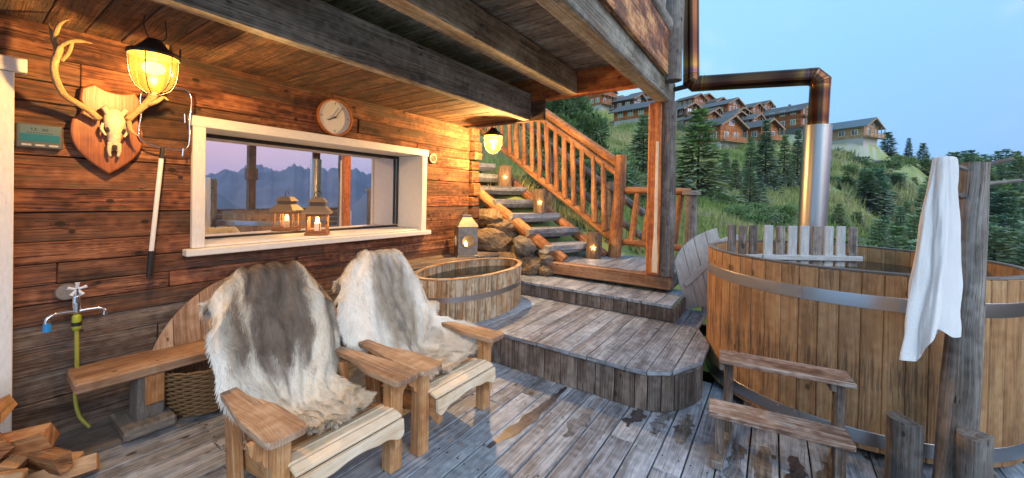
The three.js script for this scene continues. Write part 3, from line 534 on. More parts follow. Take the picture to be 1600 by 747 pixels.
const PADS = CH.map((c) => { const p = atDepth(c[1], c[2], c[3]); return [p.x, p.y + 0.1, p.z, Math.max(c[4], c[5]) * 0.55]; });
function groundH(x, z) {
  const r = Math.hypot(x, z), az = Math.atan2(x, -z) / DEG, k = Math.max(1, r * Math.max(0.3, Math.cos(az * DEG - YAW)));
  const valley = -1.4 - r * 0.1 - Math.max(0, r - 20) * 0.12;
  let h; const n = AZP.length;
  if (az <= AZP[0]) h = lerp(profH(PROF[0], k), 0.2 + r * 0.35, sstep(0, 30, AZP[0] - az)); else if (az >= AZP[n - 1]) h = lerp(profH(PROF[n - 1], k), valley, sstep(0, 35, az - AZP[n - 1]));
  else for (let i = 0; i < n - 1; i++) if (az < AZP[i + 1]) { const t = sstep(0, 1, (az - AZP[i]) / (AZP[i + 1] - AZP[i])); h = lerp(profH(PROF[i], k), profH(PROF[i + 1], k), t); break; }
  if (az < -60 || az > 170) h = valley;
  const a = clamp((r - 7) / 60);
  h += fbm3(x * 0.13, 3.1, z * 0.13, 4) * (0.2 + 1.5 * a) * (h > -30 ? 1 : 3) * sstep(6.5, 12, r);
  for (const [qx, qy, qz, R] of PADS) { const dd = Math.hypot(x - qx, z - qz); if (dd < R * 2.0) h = lerp(h, qy, sstep(R * 2.0, R * 0.7, dd)); }
  return lerp(-0.75, h, sstep(5.6, 6.9, r));
}
{
  const NA = 460, NR = 150, P = [], C = [], I = [];
  const az0 = (i) => { const t = i / NA; return t < 0.8 ? 20 + t / 0.8 * 100 : 120 + (t - 0.8) / 0.2 * 260; };
  for (let j = 0; j <= NR; j++) for (let i = 0; i <= NA; i++) {
    const r = j < 5 ? 0.4 + j * 1.0 : 5.4 * Math.pow(420 / 5.4, (j - 5) / (NR - 5)), a = az0(i) * DEG, x = Math.sin(a) * r, z = -Math.cos(a) * r, y = groundH(x, z);
    P.push(x, y, z);
    const n1 = fbm3(x * 0.09, 9, z * 0.09, 5), n2 = fbm3(x * 0.5, 5, z * 0.5, 4), n3 = fbm3(x * 0.035 + 4, 2, z * 0.035, 3);
    let c = [lerp(0.17, 0.32, clamp(0.5 + n1 * 1.6)), lerp(0.24, 0.36, clamp(0.5 + n1 * 1.6)), lerp(0.07, 0.12, clamp(0.5 + n2))];
    const dry = sstep(0.03, 0.22, n3 + n2 * 0.35); c = c.map((q, k) => lerp(q, [0.34, 0.31, 0.19][k], dry * 0.75));
    const rk = sstep(0.2, 0.3, n2 + n1 * 0.55); c = c.map((q, k) => lerp(q, [0.44, 0.42, 0.38][k], rk * 0.85));
    const hp = Math.hypot(x - 116, z - 12); const gr = sstep(15, 6, hp + n2 * 16 + fbm3(x * 1.7, 2, z * 1.7, 3) * 9); c = c.map((q, k) => lerp(q, [0.42, 0.41, 0.38][k], gr * 0.8));
    C.push(...c.map((q) => q * (1 + n2 * 0.5)));
  }
  for (let j = 0; j < NR; j++) for (let i = 0; i < NA; i++) { const a = j * (NA + 1) + i, b = a + NA + 1; I.push(a, b, a + 1, a + 1, b, b + 1); }
  const g = new THREE.BufferGeometry(); g.setAttribute('position', new THREE.Float32BufferAttribute(P, 3)); g.setAttribute('color', new THREE.Float32BufferAttribute(C, 3)); g.setIndex(I); g.computeVertexNormals();
  const m = part(struct('hillside_ground'), 'slope', g, new THREE.MeshStandardMaterial({ vertexColors: true, roughness: 0.95, side: THREE.DoubleSide }));
}
{ // valley floor and the mountain range that the window mirrors
  const NA = 520, NR = 110, P = [], C = [], I = [];
  const ridge = (a) => { const t = a; let s = 0.024 + 0.026 * PN.noise(t * 0.13, 1.2, 0) + 0.03 * (0.5 - Math.abs(PN.noise(t * 0.27, 5.1, 0))) + 0.014 * (0.5 - Math.abs(PN.noise(t * 0.7, 2.1, 0))) + 0.006 * PN.noise(t * 2.2, 7, 0); return s + 0.018 * sstep(168, 140, a); };
  for (let j = 0; j <= NR; j++) for (let i = 0; i <= NA; i++) {
    const t = j / NR, r = lerp(330, 9000, t * t), a = 113 + i / NA * 102, x = Math.sin(a * DEG) * r, z = -Math.cos(a * DEG) * r;
    const rise = sstep(1700, 6200, r), R = ridge(a) * 6200 * 1.14 + 230;
    const foot = 330 * clamp(0.55 + 0.9 * PN.noise(a * 0.06, 3.3, 0) + 0.35 * PN.noise(a * 0.3, 8.3, 0), 0.15, 1.2) * sstep(900, 2500, r) * (1 - sstep(2500, 3400, r)) * (1 + 0.25 * fbm3(x * 0.003, 6, z * 0.003, 4));
    let y = foot + lerp(-60, -240, sstep(330, 1500, r)) + rise * R * (1 + 0.7 * fbm3(x * 0.0011, 3, z * 0.0011, 5) * (1 - 0.5 * rise)) - rise * 170 * Math.abs(fbm3(x * 0.0016 + 7, 5, z * 0.0016, 5)) * 2 - rise * 60 * Math.abs(fbm3(x * 0.006, 1, z * 0.006, 4));
    if (r > 6200) y -= (r - 6200) * 0.12;
    P.push(x, y, z); const n = fbm3(x * 0.002, 8, z * 0.002, 5), snow = sstep(420, 560, y + n * 260);
    const c = [0.13 + n * 0.1, 0.13 + n * 0.09, 0.15 + n * 0.08].map((q, k) => lerp(q, [0.34, 0.35, 0.38][k], snow * 0.6)); C.push(...c);
  }
  for (let j = 0; j < NR; j++) for (let i = 0; i < NA; i++) { const a = j * (NA + 1) + i, b = a + NA + 1; I.push(a, b, a + 1, a + 1, b, b + 1); }
  const g = new THREE.BufferGeometry(); g.setAttribute('position', new THREE.Float32BufferAttribute(P, 3)); g.setAttribute('color', new THREE.Float32BufferAttribute(C, 3)); g.setIndex(I); g.computeVertexNormals();
  part(struct('mountain_range'), 'ridges', g, new THREE.MeshStandardMaterial({ vertexColors: true, roughness: 1, side: THREE.DoubleSide }));
}
// plank parapet on the valley side of the deck, mirrored in the window
{
  const f = thing('deck_parapet', 'brown horizontal board parapet on the valley side of the deck', 'fence', [0, 0, 0]);
  for (let i = 0; i < 7; i++) part(f, 'board', cbox(11.2, 0.14, 0.03, 0, 0.004), pick(M.wall), [2.6, 0.14 + i * 0.158, 3.72]);
  for (const x of [-2.8, -0.6, 1.6, 3.8, 6.0, 8.1]) part(f, 'fence_post', cbox(0.1, 1.26, 0.1, 1, 0.006), M.orange[1], [x, 0.63, 3.79]);
}
{
  const p = thing('terrace_post', 'dark square post at the valley edge of the deck', 'post', [4.6, 0, 2.3]);
  part(p, 'shaft', cbox(0.16, 3.6, 0.16, 1, 0.01), M.wall[1], [0, 1.8, 0]);
  part(p, 'collar', cbox(0.22, 0.3, 0.22, 1, 0.01), M.wall[1], [0, 2.1, 0]);
}
// ---------------------------------------------------------------- round hot tub
rg = mulberry(303);
function stave(w, h, d, mat, parent, x, y, z, turn) { return part(parent, 'stave', cbox(w, h, d, 1, 0.005), mat, [x, y, z], [0, turn, 0]); }
const TUB = { x: 4.38, z: 0.48, r: 1.02, h: 1.2 };
{
  const t = thing('hot_tub', 'large round wooden hot tub with steel hoops', 'hot tub', [TUB.x, 0, TUB.z]);
  const n = 58, R = TUB.r - 0.022;
  for (let i = 0; i < n; i++) { const a = i / n * 2 * Math.PI, front = Math.sin(a + 0.45) < -0.55; pinU = front ? 0 : null; stave(2 * Math.PI * R / n - 0.0005, TUB.h - 0.05 + (rg() - 0.5) * 0.006, 0.044, pick(front ? M.tubStained : M.tub), t, Math.sin(a) * R, TUB.h / 2 + 0.025, Math.cos(a) * R, a); }
  pinU = null;
  const hoop = (y, hh, r) => part(t, 'hoop', new THREE.LatheGeometry([[r, -hh / 2], [r + 0.004, -hh / 2 + 0.003], [r + 0.004, hh / 2 - 0.003], [r, hh / 2]].map((p) => new THREE.Vector2(...p)), 96), M.hoop, [0, y, 0]);
  for (const y of [1.015, 0.13]) { const a = -1.95; part(t, 'hoop_lap', cbox(0.16, 0.086, 0.004, 0, 0.001), M.hoop, [Math.sin(a) * (TUB.r + 0.006), y, Math.cos(a) * (TUB.r + 0.006)], [0, a, 0]); for (const s of [-0.05, 0.05]) for (const q of [-0.025, 0.025]) part(t, 'rivet', new THREE.SphereGeometry(0.006, 10, 6), M.steel, [Math.sin(a + s) * (TUB.r + 0.008), y + q, Math.cos(a + s) * (TUB.r + 0.008)]); }
  hoop(1.015, 0.09, TUB.r + 0.001); hoop(0.13, 0.09, TUB.r + 0.001);
  part(t, 'rim', new THREE.LatheGeometry([[TUB.r - 0.046, 0], [TUB.r - 0.046, 0.008], [TUB.r - 0.042, 0.012], [TUB.r - 0.004, 0.012], [TUB.r, 0.008], [TUB.r, 0]].map((p) => new THREE.Vector2(...p)), 96), M.logGrey[0], [0, TUB.h + 0.003, 0]);
  part(t, 'floor', new THREE.CylinderGeometry(TUB.r - 0.05, TUB.r - 0.05, 0.05, 64), M.riser[1], [0, 0.1, 0]);
  const w = new THREE.CircleGeometry(TUB.r - 0.047, 96); w.rotateX(-Math.PI / 2); part(t, 'water', w, M.water, [0, 1.06, 0]);
  const bk = new THREE.CircleGeometry(TUB.r - 0.01, 64); bk.rotateX(-Math.PI / 2);
  for (let i = 0; i < 4; i++) part(t, 'skid', cbox(1.7, 0.05, 0.1, 0), M.riser[2], [0, 0.027, -0.6 + i * 0.4]);
}
{ // slatted guard standing in the tub around the stove
  const g = thing('stove_guard', 'picket guard of grey slats standing in the hot tub', 'guard', [0, 0, 0]);
  const seg = (A, B, n, mats) => {
    const d = V(B[0] - A[0], 0, B[1] - A[1]), L = d.length(), turn = Math.atan2(-d.z, d.x); d.normalize();
    for (let i = 0; i < n; i++) { const s = (i + 0.5) / n * L; part(g, 'slat', cbox(L / n * 0.72, 0.44, 0.018, 1, 0.003), mats[i % mats.length], [A[0] + d.x * s, 1.21 + (rg() - 0.5) * 0.006, A[1] + d.z * s], [0, turn, 0]); }
    const nz = V(d.z, 0, -d.x).multiplyScalar(-1);
    for (const s of [1, -1]) part(g, 'rail', cbox(L + 0.02, 0.045, 0.03, 0, 0.004), M.greyPaint, [(A[0] + B[0]) / 2 + nz.x * 0.026 * s, 1.135, (A[1] + B[1]) / 2 + nz.z * 0.026 * s], [0, turn, 0]);
  };
  seg([4.05, -0.36], [4.29, -0.12], 3, [M.riser[1], M.riser[2]]);
  seg([4.31, -0.09], [4.82, 0.66], 8, [M.greyPaint, M.logGrey[0], M.greyPaint]);
}
{ // stove pipe: sleeve, elbows, cross run, riser
  const t = thing('stove_pipe', 'steel stove pipe with heat tinted elbows rising behind the hot tub', 'pipe', [0, 0, 0]);
  function pipe(pts, r, seg = 28) {
    const P = [], I = [], n = pts.length, U = []; let ref = null;
    for (let j = 0; j < n; j++) {
      const a = j ? pts[j].clone().sub(pts[j - 1]).normalize() : null, b = j < n - 1 ? pts[j + 1].clone().sub(pts[j]).normalize() : null, d = (a || b).clone();
      const nn = a && b ? a.clone().add(b).normalize() : d;
      if (!ref) ref = Math.abs(d.y) > 0.8 ? V(1, 0, 0) : V(0, 1, 0);
      const e1 = ref.clone().sub(d.clone().multiplyScalar(ref.dot(d))).normalize(); ref = e1; const e2 = d.clone().cross(e1);
      for (let i = 0; i <= seg; i++) { const th = i / seg * 2 * Math.PI, o = e1.clone().multiplyScalar(Math.cos(th) * r).addScaledVector(e2, Math.sin(th) * r); o.addScaledVector(d, -o.dot(nn) / d.dot(nn)); const q = pts[j].clone().add(o); P.push([q.x, q.y, q.z]); U.push([i / seg, j]); }
      if (b) { const e = ref.clone().sub(b.clone().multiplyScalar(ref.dot(b))).normalize(); ref = e; }
    }
    const pos = [], nor = [], uv = [];
    for (let j = 0; j < n - 1; j++) { const d = pts[j + 1].clone().sub(pts[j]).normalize(); for (let i = 0; i < seg; i++) for (const k of [[j, i], [j, i + 1], [j + 1, i], [j, i + 1], [j + 1, i + 1], [j + 1, i]]) { const q = V(...P[k[0] * (seg + 1) + k[1]]), c = pts[j].clone().addScaledVector(d, q.clone().sub(pts[j]).dot(d)); const nn = q.clone().sub(c).normalize(); pos.push(q.x, q.y, q.z); nor.push(nn.x, nn.y, nn.z); uv.push(k[1] / seg, k[0] * 0.5); } }
    const G = new THREE.BufferGeometry(); G.setAttribute('position', new THREE.Float32BufferAttribute(pos, 3)); G.setAttribute('normal', new THREE.Float32BufferAttribute(nor, 3)); G.setAttribute('uv', new THREE.Float32BufferAttribute(uv, 2)); return G;
  }
  const A = V(5.115, 0.6, 0.31), B = V(5.176, 2.985, 0.372), C = V(5.0, 3.04, -0.854), D = V(4.985, 4.9, -0.9);
  const along = (p, q, s) => p.clone().addScaledVector(q.clone().sub(p).normalize(), s);
  part(t, 'sleeve', pipe([A, A.clone().lerp(B, 0.775)], 0.122), M.steel);
  part(t, 'sleeve_cap', pipe([A.clone().lerp(B, 0.772), A.clone().lerp(B, 0.779)], 0.124), M.steel);
  part(t, 'flue', pipe([A.clone().lerp(B, 0.77), along(B, A, 0.1)], 0.09), M.pipe);
  part(t, 'elbow', pipe([along(B, A, 0.105), along(B, A, 0.06), along(B, C, 0.06), along(B, C, 0.12)], 0.0915), M.pipe);
  part(t, 'flue', pipe([along(B, C, 0.12), along(C, B, 0.1)], 0.09), M.pipe);
  part(t, 'elbow', pipe([along(C, B, 0.105), along(C, B, 0.045), along(C, D, 0.045), along(C, D, 0.12)], 0.0915), M.pipe);
  part(t, 'flue', pipe([along(C, D, 0.115), D], 0.09), M.pipe);
  for (const s of [0.1, 0.13]) { const b = along(C, B, s); part(t, 'joint_band', pipe([b, along(b, B, 0.012)], 0.0935), M.pipe); }
}
// ---------------------------------------------------------------- oval tub
{
  const t = thing('oval_tub', 'small oval bath tub of weathered staves filled with water', 'bath tub', [3.5, 0.324, -2.94]);
  const a = 0.8, b = 0.425, h = 0.475, n = 44, pts = []; let per = 0; const N = 2000;
  for (let i = 0; i <= N; i++) { const th = i / N * 2 * Math.PI; const p = [Math.cos(th) * a, Math.sin(th) * b]; if (i) per += Math.hypot(p[0] - pts[i - 1][0], p[1] - pts[i - 1][1]); pts.push([...p, per]); }
  for (let i = 0; i < n; i++) { const s = (i + 0.5) / n * per, k = pts.findIndex((p) => p[2] >= s), p = pts[k], q = pts[(k + 1) % N]; const turn = Math.atan2(q[0] - p[0], q[1] - p[1]) - Math.PI / 2; stave(per / n - 0.0003, h, 0.035, pick(M.tubOld), t, p[0], h / 2, p[1], turn); }
  const ring = (grow, hh, y, name, m, th) => { const sh = new THREE.Shape(), ho = new THREE.Path(); sh.absellipse(0, 0, a + grow + th, b + grow + th, 0, 2 * Math.PI); ho.absellipse(0, 0, a + grow, b + grow, 0, 2 * Math.PI); sh.holes.push(ho); const g = new THREE.ExtrudeGeometry(sh, { depth: hh, bevelEnabled: false, curveSegments: 72 }); g.rotateX(-Math.PI / 2); part(t, name, g, m, [0, y, 0]); };
  ring(0.017, 0.055, 0.245, 'hoop', M.hoop, 0.004);
  ring(-0.026, 0.012, h + 0.001, 'rim', M.tubOld[2], 0.052);
  const w = new THREE.CircleGeometry(1, 72); w.scale(a - 0.012, b - 0.012, 1); w.rotateX(-Math.PI / 2); part(t, 'water', w, M.water, [0, h - 0.09, 0]);
  const f = new THREE.CircleGeometry(1, 72); f.scale(a - 0.012, b - 0.012, 1); f.rotateX(-Math.PI / 2); part(t, 'floor', f, M.riser[1], [0, 0.05, 0]);
}
// ---------------------------------------------------------------- step stool by the hot tub
{
  const s = thing('step_stool', 'two tread wooden step stool in front of the hot tub', 'step stool', [2.86, 0, 0.03]);
  s.rotation.y = 0.13; // long side along z, treads rise towards +x
  const tr = (x, y, w, L, z) => part(s, 'tread', cbox(w, 0.032, L, 2, 0.005, 0.002), M.stoolW[0], [x, y, z]);
  tr(0.0, 0.3, 0.2, 0.72, 0.0); tr(0.235, 0.56, 0.2, 0.72, 0.06);
  for (const z of [-0.3, 0.3]) {
    part(s, 'leg', cbox(0.055, 0.25, 0.055, 1, 0.004), M.riser[2], [-0.045, 0.158, z]);
    part(s, 'leg', cbox(0.055, 0.51, 0.055, 1, 0.004), M.riser[2], [0.24, 0.288, z + 0.06]);
    part(s, 'foot_bar', cbox(0.52, 0.05, 0.06, 0, 0.005), M.logGrey[0], [0.09, 0.028, z + 0.03], [0, -0.18, 0]);
    part(s, 'tread_support', cbox(0.17, 0.045, 0.03, 0, 0.004), M.riser[1], [0.235, 0.52, z + 0.015]);
  }
}
// ---------------------------------------------------------------- towel post with pegs, stumps, towel
{
  const p = thing('towel_post', 'leaning grey log post with wooden pegs beside the hot tub', 'post', [3.26, 0, 0.885]);
  logPart(p, 'shaft', [0, 0, 0], [0.04, 1.895, 0.055], 0.088, 0.056, M.logGrey[0], { wob: 0.05, rings: 16, seg: 18 });
  logPart(p, 'peg', [0.05, 1.865, 0.04], [0.13, 1.92, 0.22], 0.014, 0.011, M.riser[3], { seg: 8, rings: 3 });
  logPart(p, 'peg', [0.05, 1.765, 0.04], [0.19, 1.80, 0.27], 0.013, 0.011, M.logGrey[0], { seg: 8, rings: 3 });
  logPart(p, 'peg', [0.03, 1.85, 0.04], [-0.11, 1.895, -0.12], 0.013, 0.012, M.logGrey[1], { seg: 8, rings: 3 });
  logPart(p, 'peg_stub', [0.02, 1.7, 0.0], [-0.035, 1.71, -0.01], 0.016, 0.015, M.riser[3], { seg: 8, rings: 2 });
  const a = thing('log_stump', 'low split log stump left of the towel post', 'stump', [3.16, 0, 0.665], 'stumps at the towel post');
  logPart(a, 'log', [0, 0, 0], [0.0, 0.4, 0], 0.095, 0.092, M.logGrey[2], { flat: 0.2, seg: 18 }); a.rotation.y = 0.5;
  const b = thing('log_stump', 'low split log stump right of the towel post by the tub', 'stump', [3.1, 0, 0.93], 'stumps at the towel post');
  logPart(b, 'log', [0, 0, 0], [0.0, 0.42, 0.0], 0.09, 0.085, M.logGrey[1], { flat: 0.3, seg: 18 }); b.rotation.y = -0.6;
}
{ // towel: gathered on the peg, spreading in folds
  const NV = 70, NU = 150, P = [], UV = [], I = [];
  for (let j = 0; j <= NV; j++) for (let i = 0; i <= NU; i++) {
    const t = j / NV, u = i / NU, th = u * 2 * Math.PI, s = Math.pow(t, 0.75);
    const a = lerp(0.052, 0.13, s), b = lerp(0.032, 0.055, s);
    const ph = th + 0.5 * Math.sin(t * 2.6) + 0.35 * PN.noise(Math.cos(th) * 1.4, t * 2.5, Math.sin(th) * 1.4);
    const pl = 1 + (0.1 + 0.24 * t) * (0.7 * Math.sin(ph * 6) + 0.3 * Math.sin(ph * 11 + 2)) * sstep(0.02, 0.3, t) + 0.16 * PN.noise(Math.cos(th) * 2, t * 5, Math.sin(th) * 2 + 7) + 0.06 * PN.noise(Math.cos(th) * 6, t * 6, Math.sin(th) * 6);
    const low = 0.78 + 0.17 * sstep(0.15, 0.75, 0.5 + 0.5 * Math.cos(th - 0.5)) + 0.16 * Math.exp(-(((th - 3.9) / 0.35) ** 2)) + 0.07 * PN.noise(th * 1.5, 2, 1);
    const top = 1.925, k0 = 0.045, cap = t < k0 ? Math.sqrt(Math.max(0, 1 - (1 - t / k0) ** 2)) : 1, y = t < k0 ? top - 0.05 * (1 - Math.sqrt(1 - (t / k0) ** 2)) * 0.7 : lerp(top - 0.035, low, (t - k0) / (1 - k0));
    // long side lies along the direction across the view
    const ax = V(0.564, 0, 0.826), bx = V(-0.826, 0, 0.564), c = V(lerp(3.155, 3.095, t), y, lerp(0.785, 0.735, t));
    const q = c.addScaledVector(ax, Math.cos(th) * a * pl * cap).addScaledVector(bx, Math.sin(th) * b * pl * cap);
    P.push(q.x, q.y, q.z); UV.push(u * 1.2, t * 1.1);
  }
  for (let j = 0; j < NV; j++) for (let i = 0; i < NU; i++) { const a = j * (NU + 1) + i, b = a + NU + 1; I.push(a, b, a + 1, a + 1, b, b + 1); }
  const g = new THREE.BufferGeometry(); g.setAttribute('position', new THREE.Float32BufferAttribute(P, 3)); g.setAttribute('uv', new THREE.Float32BufferAttribute(UV, 2)); g.setIndex(I); g.computeVertexNormals();
  const l = lattice(9, 128, 128), bm = tex(256, 256, (u, v) => { const x = 255 * l(u * 128, v * 128); return [x, x, x]; }, false); bm.repeat.set(4, 4);
  const m = part(scene, numbered('towel'), g, phys(0.9, 0.9, 0.91, 0.95, { bumpMap: bm, bumpScale: 0.0025, side: THREE.DoubleSide, sheen: 0.4 }));
  m.userData = { label: 'white towel hanging in folds from the post peg', category: 'towel' };
}
// ---------------------------------------------------------------- grey plank lids leaning beside the landing
{
  const lid = (label, pos, rot, R, cutTop, flip) => {
    const t = thing('leaning_cover', label, 'cover', pos, 'grey plank covers'); t.rotation.set(...rot);
    const w = 0.145, n = Math.floor(R / w);
    for (let i = 0; i < n; i++) {
      const x0 = i * w + 0.003, x1 = (i + 1) * w - 0.003, f = (x) => 0.98 * Math.sqrt(Math.max(0.02, R * R - (R - x) ** 2)) * 0.62 + cutTop;
      const g = extr([[x0, 0], [x1, 0], [x1, f(x1)], [(x0 + x1) / 2, f((x0 + x1) / 2)], [x0, f(x0)]].map(([x, y]) => [flip ? -x : x, y]).sort(() => 0), 0.028, 0.003, 1);
      part(t, 'plank', g, M.greyPaint);
    }
    const bt = part(t, 'batten', cbox(R * 0.78, 0.06, 0.025, 0, 0.004), M.greyPaint, [(flip ? -1 : 1) * R * 0.42, 0.42, 0.028]); bt.rotation.z = (flip ? -1 : 1) * 0.55;
    return t;
  };
  lid('grey plank cover with a diagonal batten leaning by the landing', [5.02, 0.33, -0.86], [-0.1, -1.12, 0.16], 0.62, 0.5, false);
  lid('plain grey plank cover standing behind the battened one', [5.35, 0.2, -0.72], [-0.06, -1.0, 0.05], 0.6, 0.62, false);
}
// ---------------------------------------------------------------- low garden armchairs
rg = mulberry(404);
function makeChair() {
  const t = thing('armchair', '', 'chair', [0, 0, 0], 'low wooden armchairs');
  const W = 0.325;
  for (const s of [-1, 1]) {
    part(t, 'front_leg', cbox(0.085, 0.55, 0.085, 1, 0.006), M.chair[0], [s * W, 0.275, 0]);
    part(t, 'rear_leg', cbox(0.05, 0.5, 0.1, 1, 0.005), M.chair[1], [s * (W - 0.01), 0.27, -0.5], [-0.12, 0, 0]);
    // scrolled bracket below the arm
    part(t, 'bracket', extr([[0, 0.55], [0.085, 0.55], [0.078, 0.5], [0.06, 0.47], [0.03, 0.45], [0.02, 0.42], [0, 0.4]].map(([x, y]) => [s * x, y]), 0.03, 0.003, 1), M.chair[0], [s * (W + 0.043), 0, 0.0]);
    // arm: narrow at the rear, broad and rounded in front
    const A = new THREE.Shape(), o = s * 0.34; const X = (x) => o + s * x;
    A.moveTo(X(-0.045), 0.60); A.lineTo(X(0.03), 0.60); A.bezierCurveTo(X(0.045), 0.35, X(0.085), 0.25, X(0.085), 0.08); A.lineTo(X(0.085), -0.09); A.quadraticCurveTo(X(0.085), -0.135, X(0.04), -0.135); A.lineTo(X(-0.045), -0.135); A.quadraticCurveTo(X(-0.095), -0.135, X(-0.095), -0.085); A.lineTo(X(-0.095), 0.12); A.bezierCurveTo(X(-0.09), 0.26, X(-0.045), 0.3, X(-0.045), 0.42); A.lineTo(X(-0.045), 0.60);
    const g = extr(A, 0.034, 0.006, 1); g.rotateX(-Math.PI / 2); part(t, 'armrest', g, M.chairArm[s < 0 ? 0 : 1], [0, 0.568, 0]);
    // seat side board with rounded nose
    const S = new THREE.Shape(); S.moveTo(-0.62, 0.12); S.lineTo(-0.62, 0.22); S.lineTo(-0.45, 0.255); S.lineTo(-0.08, 0.34); S.bezierCurveTo(0.0, 0.385, 0.1, 0.36, 0.125, 0.25); S.quadraticCurveTo(0.13, 0.2, 0.11, 0.19); S.lineTo(0.085, 0.2); S.quadraticCurveTo(0.05, 0.24, -0.02, 0.22); S.lineTo(-0.62, 0.12);
    const sg = extr(S, 0.034, 0.004, 0); sg.rotateY(-Math.PI / 2); part(t, 'seat_rail', sg, M.chair[0], [s * (W - 0.062), 0, 0]);
  }
  // seat slats: narrow rounded ones in front
  const slats = [[0.085, 0.352, 0.062, -0.18], [0.018, 0.362, 0.06, 0.06], [-0.048, 0.352, 0.06, 0.22], [-0.114, 0.337, 0.06, 0.24], [-0.18, 0.322, 0.06, 0.24], [-0.246, 0.306, 0.06, 0.24], [-0.312, 0.29, 0.06, 0.24], [-0.378, 0.275, 0.06, 0.24], [-0.444, 0.259, 0.06, 0.24]];
  slats.forEach(([z, y, w, r], i) => part(t, 'seat_slat', cbox(0.6, 0.02, w, 0, 0.006), i < 3 ? M.chairPale[0] : M.chair[1], [0, y + 0.024, z], [r < 0 ? 0.28 : -r, 0, 0]));
  // scalloped apron
  const a = new THREE.Shape(); a.moveTo(-0.3, 0); a.lineTo(0.3, 0); a.lineTo(0.3, -0.075); a.bezierCurveTo(0.285, -0.11, 0.25, -0.1, 0.23, -0.085); a.bezierCurveTo(0.17, -0.05, 0.16, -0.075, 0.1, -0.06); a.bezierCurveTo(0.04, -0.045, -0.04, -0.045, -0.1, -0.06); a.bezierCurveTo(-0.16, -0.075, -0.17, -0.05, -0.23, -0.085); a.bezierCurveTo(-0.25, -0.1, -0.285, -0.11, -0.3, -0.075);
  part(t, 'apron', extr(a, 0.022, 0.003, 0), M.chairPale[0], [0, 0.358, 0.122], [-0.08, 0, 0]);
  // fan back
  const tilt = 0.44;
  for (let i = 0; i < 6; i++) { const k = i - 2.5, L = 0.92 - 0.018 * k * k; const sh = new THREE.Shape(); sh.moveTo(-0.036, 0); sh.lineTo(0.036, 0); sh.lineTo(0.056, L - 0.05); sh.quadraticCurveTo(0.05, L, 0, L + 0.004); sh.quadraticCurveTo(-0.05, L, -0.056, L - 0.05); const m = part(t, 'back_slat', extr(sh, 0.02, 0.003, 1), M.chair[i % 2], [k * 0.082, 0.2, -0.47]); m.rotation.set(-tilt, 0, -k * 0.045); m.rotation.order = 'XYZ'; }
  part(t, 'back_rail', cbox(0.64, 0.07, 0.03, 0, 0.004), M.chair[1], [0, 0.55, -0.66], [-tilt, 0, 0]);
  part(t, 'back_rail', cbox(0.56, 0.06, 0.03, 0, 0.004), M.chair[1], [0, 0.85, -0.80], [-tilt, 0, 0]);
  return t;
}
const chairA = makeChair(); chairA.position.set(1.185, 0, -1.87); chairA.userData.label = 'low wooden armchair under the grey brown reindeer hide';
const chairB = chairA.clone(); chairB.name = numbered('armchair'); scene.add(chairB); chairB.position.set(2.035, 0, -1.85); chairB.userData = { ...chairA.userData, label: 'low wooden armchair under the pale cream hide beside the oval tub' };

